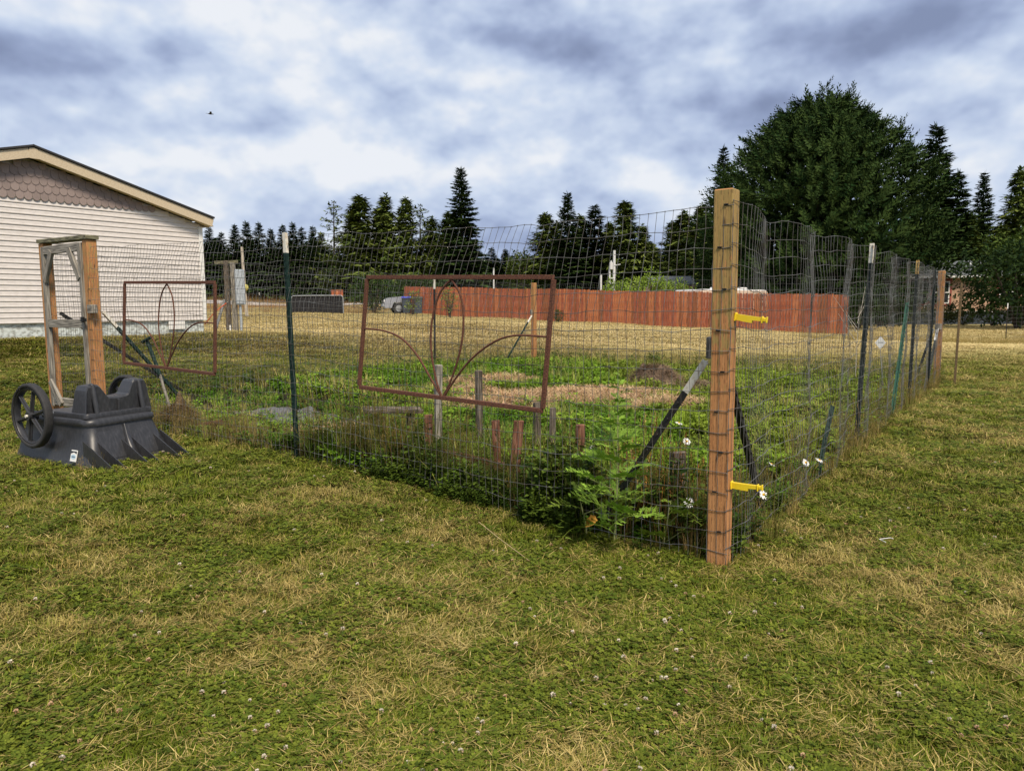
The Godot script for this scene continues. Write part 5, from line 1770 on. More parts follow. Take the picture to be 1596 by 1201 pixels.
# the vast dense cypress right of the middle: many leaders clothed in upswept plumes
func make_great_tree() -> void:
	rng.seed = 700
	var crown := MB.new()
	var trunk := MB.new()
	var h := 15.6
	for k in 9:
		var a := k * 0.7
		var r := 0.5 + 0.25 * k
		var b := Vector3(cos(a) * 0.5, -0.3, sin(a) * 0.5)
		trunk.tube([b, b + Vector3(cos(a) * r * 0.6, 5, sin(a) * r * 0.6), Vector3(cos(a) * r * 1.3, 11.0 - k * 0.5, sin(a) * r * 1.2)], 0.3, 0.04, 6, false)
	var lump := noise(FastNoiseLite.TYPE_SIMPLEX, 0.17, 3, 71)
	var bough := noise(FastNoiseLite.TYPE_SIMPLEX, 0.42, 2, 72)
	var shape := [[0.0, 7.4], [6.5, 7.4], [9.5, 6.3], [11.2, 4.9], [12.6, 3.3], [13.6, 2.1], [14.6, 0.9], [15.8, 0.15]]
	var tops := [[0.0, 0.0, 15.9], [1.5, 0.5, 15.5], [-1.3, 0.6, 14.8], [2.9, -0.2, 14.4], [-2.9, 0.6, 13.8], [4.6, 0.6, 13.4], [-4.4, 0.4, 12.7], [5.5, 0.2, 12.0], [-5.6, 0.6, 11.4], [6.4, 1.0, 10.4], [-6.6, 0.8, 10.0], [-7.3, 0.4, 8.2], [7.1, 0.4, 8.4], [-2.2, 2.4, 13.0], [2.2, 2.6, 13.1], [0.4, 3.4, 12.6], [-4.0, 3.0, 11.0], [4.2, 3.0, 11.2]]
	for k in 8200:
		var y := 0.3 + R() * (h - 1.6)
		var a := R(0, TAU)
		var env := at_s(shape, y) * (0.93 + 0.36 * lump.get_noise_3d(cos(a) * 6, y, sin(a) * 6))
		var rr := env * (R(0.74, 1.0) if k % 4 else R(0.3, 0.8))
		var p := Vector3(cos(a) * rr, y, sin(a) * rr * 0.85)
		var bn := bough.get_noise_3d(p.x, p.y * 1.5, p.z)
		if bn < -0.12 and rr > env * 0.7:
			continue
		p += Vector3(cos(a), 0.25, sin(a)) * bn * 0.9
		var d := (Vector3(cos(a), 0, sin(a)) * R(0.3, 1.1) + Vector3.UP * R(-0.15, 1.0) + Vector3(R(-0.7, 0.7), 0, R(-0.7, 0.7))).normalized()
		plume(crown, p, d, R(0.45, 1.2), R())
	for k in 8500:
		var y := 0.2 + pow(R(), 1.1) * (h - 2.2)
		var env := at_s(shape, y) * R(0.1, 0.74)
		var a := R(0, TAU)
		var d := Vector3(R(-1, 1), R(-0.2, 1), R(-1, 1)).normalized()
		crown.leaf(Vector3(cos(a) * env, y, sin(a) * env * 0.85), d, d.cross(Vector3(R(-1, 1), 0.2, R(-1, 1))).normalized(), R(0.4, 0.8), R(0.2, 0.35), Color(0.015, 0.032, 0.01).lerp(Color(0.035, 0.06, 0.018), R()))
	for k in 420:
		var y := R(3.0, h - 2.5)
		var a := R(0, TAU)
		var env := at_s(shape, y) * R(0.95, 1.08)
		var d := Vector3(cos(a), R(0.1, 0.9), sin(a) * 0.85).normalized()
		var p := Vector3(cos(a) * env, y, sin(a) * env * 0.85)
		var tone := R()
		plume(crown, p - d * 0.3, d, R(0.8, 1.5), tone)
		plume(crown, p - d * 0.6 + Vector3(R(-0.3, 0.3), R(-0.3, 0.3), R(-0.3, 0.3)), d, R(0.8, 1.2), tone)
	for q in tops:
		for k in 34:
			var f := R(0.0, 2.9)
			var a := R(0, TAU)
			var r: float = R(0, 0.33) * f + 0.04
			plume(crown, Vector3(q[0] + cos(a) * r, q[2] - f - 0.4, q[1] + sin(a) * r), (Vector3(cos(a) * 0.6, 1, sin(a) * 0.6)).normalized(), R(0.4, 0.75), R())
	var t := thing("cypress_tree", "vast dense dark green tree with a ragged domed crown behind the red fence", "tree", on(20.6, -50.0), Basis(), "")
	part(t, "trunk", trunk, M.bark)
	part(t, "crown", crown, M.needles)

func plume(mb: MB, p: Vector3, d: Vector3, len: float, tone: float) -> void:
	var side := d.cross(Vector3.UP)
	side = side.normalized() if side.length() > 0.05 else Vector3.RIGHT
	var up := side.cross(d)
	for q in 17:
		var s := q / 16.0
		var c := Color(0.015, 0.032, 0.01).lerp(Color(0.046, 0.075, 0.02), clampf(tone + R(-0.35, 0.35), 0, 1))
		var a := q * 2.4
		var e := (d * 0.8 + (side * cos(a) + up * sin(a)) * 0.75).normalized()
		var l := len * lerpf(0.42, 0.2, s) * R(0.8, 1.2)
		mb.leaf(p + d * len * s, e, e.cross(d).normalized(), l, l * 0.34, c)

# a leafy bush: leaf clumps over a lumpy body
func bush(sd: int, rx: float, ry: float, leaves: int, size: float, c0: Color, c1: Color, droop := 0.0) -> MB:
	rng.seed = sd
	var mb := MB.new()
	var lump := noise(FastNoiseLite.TYPE_SIMPLEX, 1.1 / rx, 3, sd)
	for k in leaves / 9:
		var d := Vector3(R(-1, 1), R(-0.7, 1), R(-1, 1)).normalized()
		var r := (0.72 + 0.45 * lump.get_noise_3d(d.x * rx * 2, d.y * ry * 2, d.z * rx * 2) + 0.1) * pow(R(0.3, 1.0), 0.4)
		var p := Vector3(d.x * rx, ry * 0.5 + d.y * ry * 0.55, d.z * rx) * Vector3(r, 1, r)
		p.y = maxf(0.02, ry * 0.48 + d.y * ry * 0.52 * r)
		var tone := R()
		for q in 9:
			var e := (Vector3(R(-1, 1), R(-0.6, 0.8) - droop, R(-1, 1)) + d * 0.5).normalized()
			var l := size * R(0.6, 1.3)
			mb.leaf(p + Vector3(R(-1, 1), R(-1, 1), R(-1, 1)) * size * 1.1, e, e.cross(Vector3(R(-1, 1), R(0, 1), R(-1, 1))).normalized(), l, l * 0.5, c0.lerp(c1, clampf(tone + R(-0.25, 0.25), 0, 1)))
	return mb

func make_bush(called: String, label: String, category: String, at: Vector3, rx: float, ry: float, leaves: int, size: float, c0: Color, c1: Color, sd: int, droop := 0.0, group := "") -> void:
	var t := thing(called, label, category, at, Basis(), group)
	var st := MB.new()
	for k in 4:
		st.tube([Vector3(0, -0.05, 0), Vector3(cos(k * 1.7) * rx * 0.4, ry * 0.7, sin(k * 1.7) * rx * 0.4)], 0.03 * ry, 0.008 * ry, 4, false)
	part(t, "stem", st, M.bark)
	part(t, "crown", bush(sd, rx, ry, leaves, size, c0, c1, droop), M.leaves)

const ORD := ["first", "second", "third", "fourth", "fifth", "sixth", "seventh", "eighth", "ninth", "tenth", "eleventh", "twelfth", "thirteenth", "fourteenth"]

func make_trees() -> void:
	var firs := [fir(501, 0.35), fir(502, 0.45), fir(503, 0.28, 0.85), fir(504, 0.4, 1.1)]
	var cedars := [cedar(511), cedar(512), cedar(513)]
	var thin := sparse_tree(521)
	make_great_tree()
	rng.seed = 530
	# far forest row behind the meadow on the left
	var n := 0
	for t in [[-47.5, -112, 11.9, 4.4], [-45.0, -112, 13.7, 4.1], [-44.3, -115, 13.1, 4.0], [-40.4, -110, 13.7, 4.2], [-39.4, -112, 14.4, 4.1], [-36.9, -110, 14.0, 4.4], [-36.4, -114, 13.5, 4.0], [-33.4, -110, 13.6, 4.2], [-32.5, -112, 14.2, 3.9], [-31.7, -114, 13.7, 4.2], [-29.0, -110, 13.4, 4.2], [-28.8, -114, 12.9, 4.0], [-25.1, -95, 10.2, 3.3]]:
		var p := on(t[0], t[1])
		place_tree("fir_tree", "%s dark fir from the left in the far forest edge by the pale house" % ORD[n], firs[n % 4], p, t[2] - p.y, t[3] / 5.0 * 1.45, R(0, TAU), "firs of the far forest edge")
		n += 1
	# the middle rows
	n = 0
	for t in [[-19.7, -84, 13.3, "s", 3.2], [-17.3, -82, 11.8, "c", 3.6], [-16.0, -80, 13.3, "c", 4.3], [-14.4, -82, 12.3, "c", 3.3], [-13.2, -80, 13.3, "c", 3.5], [-11.1, -80, 13.0, "c", 3.2], [-9.6, -80, 12.3, "s", 3.1], [-8.4, -80, 10.9, "c", 3.1], [-6.9, -84, 12.0, "c", 3.6]]:
		var p := on(t[0], t[1])
		var s: bool = t[3] == "s"
		place_tree("cedar_tree" if not s else "young_tree", ("%s tree from the left in the cedar row behind the large iron frame" if not s else "%s tree in that cedar row, sparse with sky showing through") % ORD[n], thin if s else cedars[n % 3], p, t[2] - p.y, t[4] / 4.3 * 1.95, R(0, TAU), "cedars behind the meadow")
		n += 1
	var p := on(-4.9, -75)
	place_tree("fir_tree", "tall dark fir with a pointed top, highest of the left half", firs[0], p, 15.1 - p.y, 1.3, 1.0)
	n = 0
	for t in [[-4.2, -90, 9.5, "f", 2.8], [-2.5, -95, 8.9, "f", 2.8], [-0.7, -95, 8.7, "f", 2.5], [3.6, -78, 11.0, "c", 3.8], [4.8, -78, 10.1, "c", 3.0], [5.6, -74, 12.5, "f", 3.1], [7.2, -78, 10.8, "c", 3.0], [8.5, -76, 11.5, "f", 4.0], [10.5, -80, 10.3, "c", 2.8], [11.2, -74, 11.6, "c", 4.2], [13.3, -76, 9.5, "c", 2.9], [14.7, -78, 7.9, "c", 2.4]]:
		p = on(t[0], t[1])
		place_tree("fir_tree" if t[3] == "f" else "cedar_tree", "%s conifer from the left between the tall pointed fir and the corner post" % ORD[n], firs[(n + 1) % 4] if t[3] == "f" else cedars[n % 3], p, t[2] - p.y, t[4] / (5.0 if t[3] == "f" else 4.3) * 1.8, R(0, TAU), "conifers behind the red fence")
		n += 1
	n = 0
	for t in [[15.5, -72, 9.4, 3.1], [16.2, -70, 10.0, 4.0], [16.8, -66, 10.2, 3.4], [17.4, -58, 10.4, 3.5]]:
		p = on(t[0], t[1])
		place_tree("cedar_tree", "%s cedar from the left of the four just left of the vast dark tree" % ORD[n], cedars[n % 3], p, t[2] - p.y, t[3] / 4.3 * 1.9, R(0, TAU), "cedars beside the vast tree")
		n += 1
	p = on(16.3, -58)
	place_tree("hemlock_tree", "fir with drooping boughs rising left of the vast dark tree", firs[1], p, 13.4 - p.y, 0.95, 2.0)
	n = 0
	for t in [[33.6, -60, 15.4, "f", 5.2, "tall dark fir right of the vast tree, above the tan house"], [35.5, -60, 11.8, "f", 4.4, "shorter fir touching the right side of the tall one"], [32.2, -60, 11.5, "f", 3.8, "fir squeezed between the vast tree and the tall fir"], [47.6, -76, 14.5, "f", 3.8, "slender fir standing apart near the right edge"], [44.5, -66, 13.0, "c", 4.8, "broad cedar at the right edge of the view"], [46.9, -65, 12.0, "c", 5.2, "cedar half cut off by the right edge of the view"], [40.1, -66, 9.3, "c", 4.0, "lower cedar behind the tan house roof"], [39.1, -60, 7.6, "c", 4.2, "short cedar right of the tan house roof"], [35.4, -57, 6.4, "c", 3.9, "small bushy cedar behind the tan house roof"], [30.0, -57, 7.5, "c", 4.5, "dark cedar left behind the tan house"]]:
		p = on(t[0], t[1])
		place_tree("fir_tree" if t[3] == "f" else "cedar_tree", t[5], firs[n % 4] if t[3] == "f" else cedars[n % 3], p, t[2] - p.y, t[4] / (5.0 if t[3] == "f" else 4.3) * 1.4, R(0, TAU))
		n += 1
	# the wood behind, too dense to tell its trees apart
	for q in 2:
		var w := []
		var c := PackedColorArray()
		for k in 70:
			var x := R(-75, 70)
			var z := R(-138, -118) if x < 14 else R(-100, -80)
			var y := H(x, z)
			var hh := R(8.5, 10.8) * (1.05 if x < -22 else 0.82)
			w.append(Transform3D(Basis(Vector3.UP, R(0, TAU)).scaled(Vector3(1.5, hh / 13.0, 1.5)), Vector3(x, y, z)))
			c.append(Color(1, 1, 1) * R(0.8, 1.2))
		scatter("distant_wood", ["dark mass of conifers filling in behind the tree rows", "conifers of the wood farthest away behind the tree rows"][q], "wood", firs[q][0], M.needles, w, c)
	# leafy growth
	make_bush("deciduous_tree", "rounded pale green leafy tree low in the gap of the tree row", "tree", on(1.1, -85), 2.2, 7.0, 2600, 0.32, Color(0.05, 0.075, 0.018), Color(0.09, 0.12, 0.03), 541)
	make_bush("spreading_tree", "dark leafy tree with drooping sprays before the tan house, right edge", "tree", on(25.6, -37.5), 3.2, 4.7, 9000, 0.2, Color(0.012, 0.026, 0.01), Color(0.035, 0.06, 0.016), 542, 0.5)
	make_bush("spreading_tree", "brighter leafy crown above the drooping tree at the right edge", "tree", on(28.5, -40.5), 3.2, 6.0, 6000, 0.24, Color(0.04, 0.068, 0.014), Color(0.08, 0.12, 0.022), 543, 0.1)
	make_bush("hedge", "bright green rounded hedge rising behind the red fence", "hedge", on(6.6, -46.5), 1.2, 2.8, 2000, 0.17, Color(0.13, 0.21, 0.025), Color(0.24, 0.33, 0.05), 544)
	make_bush("hedge", "bright green hedge between the rounded one and the camper roof", "hedge", on(8.6, -46.2), 1.3, 3.3, 2200, 0.17, Color(0.13, 0.21, 0.025), Color(0.24, 0.33, 0.05), 545)
	make_bush("hedge", "bright green hedge half hidden behind the camper roof", "hedge", on(10.6, -48.5), 1.4, 3.0, 2000, 0.17, Color(0.13, 0.2, 0.025), Color(0.22, 0.3, 0.05), 546)
	make_bush("small_shrub", "small round shrub standing against the red fence", "shrub", on(2.62, -41.3), 0.35, 0.75, 700, 0.07, Color(0.02, 0.045, 0.015), Color(0.06, 0.09, 0.025), 547)
	make_bush("thin_sapling", "spindly sapling left of the red fence's end, before the bins", "sapling", on(-6.2, -46.8), 0.55, 1.75, 320, 0.13, Color(0.1, 0.15, 0.03), Color(0.2, 0.24, 0.06), 548)
	make_bush("thin_sapling", "spindly sapling against the red fence seen inside the iron frame", "sapling", on(-3.7, -44.6), 0.6, 1.95, 320, 0.13, Color(0.09, 0.14, 0.03), Color(0.19, 0.23, 0.06), 549)
	make_bush("roadside_bush", "dark green bush beside the parked car", "bush", on(-9.9, -53.5), 2.0, 3.0, 2600, 0.2, Color(0.022, 0.045, 0.013), Color(0.055, 0.09, 0.022), 550)
	make_bush("roadside_bush", "dark bush behind the parked car and fence end", "bush", on(-7.0, -56.0), 2.4, 3.3, 2600, 0.2, Color(0.02, 0.04, 0.012), Color(0.05, 0.08, 0.02), 551)
	n = 0
	for q in [[23.4, -44.6, 0.95, 1.25], [25.2, -44.4, 1.0, 1.2], [26.9, -44.2, 0.9, 1.05], [28.5, -44.0, 1.0, 1.25], [30.2, -43.8, 1.0, 1.2], [32.0, -43.6, 1.0, 1.3]]:
		make_bush("house_shrub", "%s shrub from the left in the row before the tan house" % ORD[n], "shrub", on(q[0], q[1]), q[2], q[3], 1300, 0.11, Color(0.04, 0.055, 0.015), Color(0.1, 0.1, 0.035), 560 + n, 0.0, "shrubs before the tan house")
		n += 1
	var cd := bush(570, 0.35, 1.5, 900, 0.12, Color(0.01, 0.02, 0.009), Color(0.025, 0.04, 0.014))
	solo("dark_shrub", "narrow almost black upright shrub before the tan house wall", "shrub", cd, M.leaves, Transform3D(Basis(), on(26.9, -45.6)))
	make_bush("back_thicket", "dark green thicket right of the red fence's near end", "thicket", on(18.0, -38.5), 1.6, 2.0, 2200, 0.16, Color(0.012, 0.025, 0.01), Color(0.035, 0.055, 0.016), 571)
	make_bush("back_thicket", "dark thicket behind the thicket by the red fence's end", "thicket", on(20.6, -41.5), 2.2, 2.6, 2600, 0.18, Color(0.012, 0.025, 0.01), Color(0.03, 0.05, 0.016), 572)

# ---------------------------------------------------------------- buildings
func make_pale_house() -> void:
	rng.seed = 600
	var X := Vector3(0.588, 0, -0.809).normalized()
	var Z := Vector3(0.809, 0, 0.588).normalized()
	var t := thing("pale_house", "pale pink-beige house gable with lap siding and scalloped shingles", "house", Vector3(-7.9, 0.74, -19.1), Basis(X, Vector3.UP, Z))
	var W := 7.64
	var depth := 14.0
	var eave := 2.72
	var slope := 1.04 / 3.82
	var walls := MB.new()
	walls.slab(PackedVector2Array([Vector2(-W, 0.3), Vector2(0, 0.3), Vector2(0, eave), Vector2(-W / 2, eave + slope * W / 2), Vector2(-W, eave)]), depth, Transform3D(Basis(), Vector3(0, 0, -depth / 2 - 0.03)))
	part(t, "wall", walls, M.siding)
	var sk := MB.new()
	sk.box(Transform3D(Basis(), Vector3(-W / 2, 0.13, -depth / 2 - 0.02)), Vector3(W, 0.4, depth - 0.04), 0.0)
	part(t, "skirting", sk, M.skirting)
	# lap siding: each board leans out at its foot
	var e := 0.1143
	var k := 0
	while 0.31 + e * k < 2.94:
		var y := 0.31 + e * k
		var half := W / 2 if y + e * 0.5 < eave else maxf(0.3, W / 2 - (y + e - eave) / slope)
		var joint: float = -W / 2 + half * [-0.35, 0.5, 0.1, -0.6, 0.75][k % 5]
		for piece in [[-W / 2 - half, joint, 0.0], [joint - 0.03, -W / 2 + half, 0.0022]]:
			var mb := MB.new()
			var pf := [[0.0, -0.02], [0.0, 0.017], [0.012, 0.02], [0.045, 0.011], [0.075, 0.0095], [e + 0.012, -0.004], [e + 0.012, -0.02]]
			for q in pf.size() - 1:
				var z0: float = pf[q][1] + piece[2]
				var z1: float = pf[q + 1][1] + piece[2]
				var r0: float = y + pf[q][0]
				var r1: float = y + pf[q + 1][0]
				mb.face([Vector3(piece[0], r0, z0), Vector3(piece[1], r0, z0), Vector3(piece[1], r1, z1), Vector3(piece[0], r1, z1)], [Vector2.ZERO, Vector2.ZERO, Vector2.ZERO, Vector2.ZERO], Vector3(-W / 2, y + 0.06, -0.05))
			part(t, "siding_board", mb, M.siding)
		k += 1
	# scalloped shingles in the gable
	var sh := []
	for s in [0.21, 0.14]:
		var out := PackedVector2Array()
		for q in 9:
			var a := PI + PI * q / 8
			out.append(Vector2(cos(a) * 0.0765, 0.0765 + sin(a) * 0.0765))
		out.append(Vector2(0.0765, s))
		out.append(Vector2(-0.0765, s))
		var mb := MB.new()
		mb.slab(out, 0.012)
		sh.append(mb.mesh())
	var row := 0
	while row < 6:
		var y := 2.9 + row * 0.162
		var half := W / 2 - (y + 0.1 - eave) / slope
		if half < 0.1:
			break
		var n := int(half * 2 / 0.157 / 2) * 2 + row % 2
		for q in n:
			var x := -W / 2 + (q - (n - 1) / 2.0) * 0.157
			var low := eave + slope * (W / 2 - absf(x + W / 2)) - y
			part(t, "scallop_shingle", sh[0 if low > 0.2 else 1], M["scallop_%d" % (rng.randi() % 3)], Transform3D(Basis(Vector3.RIGHT, -0.07), Vector3(x, y, 0.034 + 0.001 * (q % 2))))
		row += 1
	# corner trim
	for x in [0.0, -W]:
		var mb := MB.new()
		mb.box(Transform3D(Basis(), Vector3(x + (0.005 if x == 0.0 else -0.005), 1.48, -0.02)), Vector3(0.11, 2.36, 0.11), 0.006)
		part(t, "corner_trim", mb, M.white_paint)
	# rakes and roof
	var over := 0.24
	var run := W / 2 + 0.22
	var ang := atan(slope)
	var ridge := eave + slope * W / 2
	for s in [1.0, -1.0]:
		var a := Vector3(-W / 2 + s * run, ridge - slope * run, over)
		var b := Vector3(-W / 2 + s * 0.075, ridge + 0.0 - slope * 0.075, over)
		var fb := MB.new()
		fb.bar(a + Vector3.UP * 0.1, b + Vector3.UP * 0.1, 0.03, 0.2, 0.004, Vector3.UP)
		part(t, "rake_board", fb, M.fascia)
		var sf := MB.new()
		var sd := Vector3(s * cos(ang), -sin(ang), 0)
		var su := Vector3(s * sin(ang), cos(ang), 0)
		sf.box(Transform3D(Basis(sd, su, sd.cross(su)), (a + b) / 2 + Vector3(0, 0.03, -over / 2 - 0.01)), Vector3(run / cos(ang), 0.015, over - 0.02), 0.0)
		part(t, "soffit", sf, M.fascia)
		var rf := MB.new()
		var c := Vector3(-W / 2, ridge + 0.235, -depth / 2 + over / 2 - 0.05)
		var dir := Vector3(s * cos(ang), -sin(ang), 0)
		var m := c + dir * (run / cos(ang) / 2 + 0.01)
		rf.box(Transform3D(Basis(dir, Vector3(s * sin(ang), cos(ang), 0), dir.cross(Vector3(s * sin(ang), cos(ang), 0))), m), Vector3(run / cos(ang) + 0.06, 0.045, depth + over + 0.2), 0.006)
		part(t, "roof_slope", rf, M.roofing)
		var ef := MB.new()
		ef.box(Transform3D(Basis(), Vector3(-W / 2 + s * (run - 0.01), ridge - slope * run + 0.09, -depth / 2 + over / 2 - 0.1)), Vector3(0.03, 0.17, depth + 0.1), 0.003)
		part(t, "eave_board", ef, M.fascia)
		var gu := MB.new()
		gu.slab(PackedVector2Array([Vector2(0, 0), Vector2(0.07, 0), Vector2(0.11, 0.08), Vector2(0, 0.09)]), depth, Transform3D(Basis(Vector3(s, 0, 0), Vector3.UP, Vector3(0, 0, 1)), Vector3(-W / 2 + s * (run + 0.012), ridge - slope * run + 0.09, -depth / 2 + 0.1)))
		part(t, "gutter", gu, M.galvanised)
	var cap := MB.new()
	cap.slab(PackedVector2Array([Vector2(-0.085, -0.02), Vector2(0.085, -0.02), Vector2(0.085, 0.185), Vector2(0, 0.205), Vector2(-0.085, 0.185)]), 0.034, Transform3D(Basis(), Vector3(-W / 2, ridge - 0.01, over + 0.003)))
	part(t, "ridge_block", cap, M.fascia)
	var vt := MB.new()
	vt.box(Transform3D(Basis(), Vector3(-0.75, 0.19, 0.0)), Vector3(0.42, 0.2, 0.04), 0.005)
	part(t, "vent", vt, M.white_paint)

func make_tan_house() -> void:
	var t := thing("tan_house", "tan single-storey house with red trimmed windows and grey roof", "house", Vector3(24.2, 0.0, -48.2), Basis(Vector3.UP, -0.12))
	var W := 13.0
	var wl := MB.new()
	wl.box(Transform3D(Basis(), Vector3(W / 2, 1.9, -3.5)), Vector3(W, 2.2, 7.0), 0.0)
	part(t, "wall", wl, M.tan_wall)
	for k in int(W / 0.3):
		var mb := MB.new()
		mb.box(Transform3D(Basis(), Vector3(0.15 + k * 0.3, 1.9, 0.006)), Vector3(0.288, 2.2, 0.014), 0.003)
		part(t, "wall_board", mb, M.tan_wall)
	var sk := MB.new()
	sk.box(Transform3D(Basis(), Vector3(W / 2, 0.35, -3.5)), Vector3(W - 0.1, 0.9, 6.9), 0.0)
	part(t, "skirting", sk, M.bin_grey)
	var bd := MB.new()
	bd.box(Transform3D(Basis(), Vector3(W / 2, 0.82, 0.03)), Vector3(W, 0.1, 0.05), 0.0)
	part(t, "white_band", bd, M.white_paint)
	var rf := MB.new()
	rf.slab(PackedVector2Array([Vector2(0.45, 3.02), Vector2(0.45, 3.12), Vector2(-3.5, 4.25), Vector2(-7.4, 3.12), Vector2(-7.4, 3.02), Vector2(-3.5, 4.1)]), W + 0.8, Transform3D(Basis(Vector3(0, 0, 1), Vector3.UP, Vector3(-1, 0, 0)), Vector3(W / 2, 0, 0)))
	part(t, "roof", rf, M.grey_roof)
	var fs := MB.new()
	fs.box(Transform3D(Basis(), Vector3(W / 2, 3.03, 0.47)), Vector3(W + 0.8, 0.13, 0.04), 0.0)
	part(t, "fascia", fs, M.white_paint)
	for x in [2.0, 3.35, 7.4]:
		var w := Node3D.new()
		w.name = "window"
		t.add_child(w, true)
		w.position = Vector3(x, 2.05, 0.02)
		for q in [[0, 0.78, 1.36, 0.14], [0, -0.78, 1.36, 0.14], [-0.6, 0, 0.14, 1.44], [0.6, 0, 0.14, 1.44]]:
			var mb := MB.new()
			mb.box(Transform3D(Basis(), Vector3(q[0], q[1], 0.02)), Vector3(q[2], q[3], 0.045), 0.003)
			part(w, "trim", mb, M.red_trim)
		for q in [[0, 0.68, 1.06, 0.07], [0, -0.68, 1.06, 0.07], [-0.5, 0, 0.07, 1.3], [0.5, 0, 0.07, 1.3], [0, 0, 0.94, 0.06]]:
			var mb := MB.new()
			mb.box(Transform3D(Basis(), Vector3(q[0], q[1], 0.018)), Vector3(q[2], q[3], 0.06), 0.003)
			part(w, "sash", mb, M.white_paint)
		for y in [0.34, -0.34]:
			var mb := MB.new()
			mb.box(Transform3D(Basis(), Vector3(0, y, 0.012)), Vector3(0.93, 0.62, 0.01), 0.0)
			part(w, "pane", mb, M.window_glass)
	var dn := MB.new()
	dn.tube([Vector3(2.35, 0.75, 0.2), Vector3(2.35, 1.25, 0.2), Vector3(2.7, 1.3, 0.2)], 0.05, 0.05, 6)
	part(t, "white_pipe", dn, M.white_paint)
	var sv := MB.new()
	sv.box(Transform3D(Basis(Vector3.RIGHT, 0.28), Vector3(6.1, 3.95, -2.4)), Vector3(0.5, 0.08, 0.4), 0.01)
	part(t, "roof_vent", sv, M.pole_white)

func make_red_fence() -> void:
	rng.seed = 620
	var a := Vector2(-7.1, -49.4)
	var b := Vector2(15.4, -34.1)
	var e := (b - a)
	var len := e.length()
	e = e.normalized()
	var yaw := atan2(-e.y, e.x)
	var t := thing("red_fence", "long red-stained wooden picket fence behind the garden", "fence")
	var shapes := []
	for k in 3:
		var mb := MB.new()
		mb.slab(PackedVector2Array([Vector2(-0.067, 0), Vector2(0.067, 0), Vector2(0.067, 1.79), Vector2(0.045, 1.83), Vector2(-0.045, 1.83), Vector2(-0.067, 1.79)]), 0.018)
		shapes.append(mb.mesh())
	var n := int(len / 0.1415)
	var tops := PackedFloat32Array()
	for k in n:
		var s := (k + 0.5) * len / n
		var p := a + e * s
		var y := lerpf(0.95, -0.05, s / len) - 0.02
		part(t, "picket", shapes[k % 3], M["red_picket_%d" % (rng.randi() % 4)], Transform3D(Basis(Vector3.UP, yaw) * Basis(Vector3.FORWARD, R(-0.006, 0.006)) * Basis().scaled(Vector3(R(0.93, 1.03), 1, 1)), Vector3(p.x, y + R(-0.022, 0.022) - 0.02 * sin(s * 0.9), p.y)))
	var back := Vector2(e.y, -e.x)
	for h in [0.3, 0.95, 1.5]:
		var rl := MB.new()
		for k in 11:
			var p := a + e * len * k / 11.0 + back * 0.04
			var q := a + e * (len * (k + 1) / 11.0 - 0.01) + back * 0.04
			rl.bar(Vector3(p.x, 0.95 - k / 11.0 + h, p.y), Vector3(q.x, 0.95 - (k + 1) / 11.0 + h, q.y), 0.036, 0.08, 0.002, Vector3.UP)
		part(t, "rail", rl, M.red_picket_1)
	for k in 12:
		var p := a + e * len * k / 11.0 + back * 0.1
		var mb := MB.new()
		mb.box(Transform3D(Basis(Vector3.UP, yaw), Vector3(p.x, 0.95 - k / 11.0 + 0.8, p.y)), Vector3(0.09, 1.9, 0.09), 0.004)
		part(t, "post", mb, M.red_picket_1)

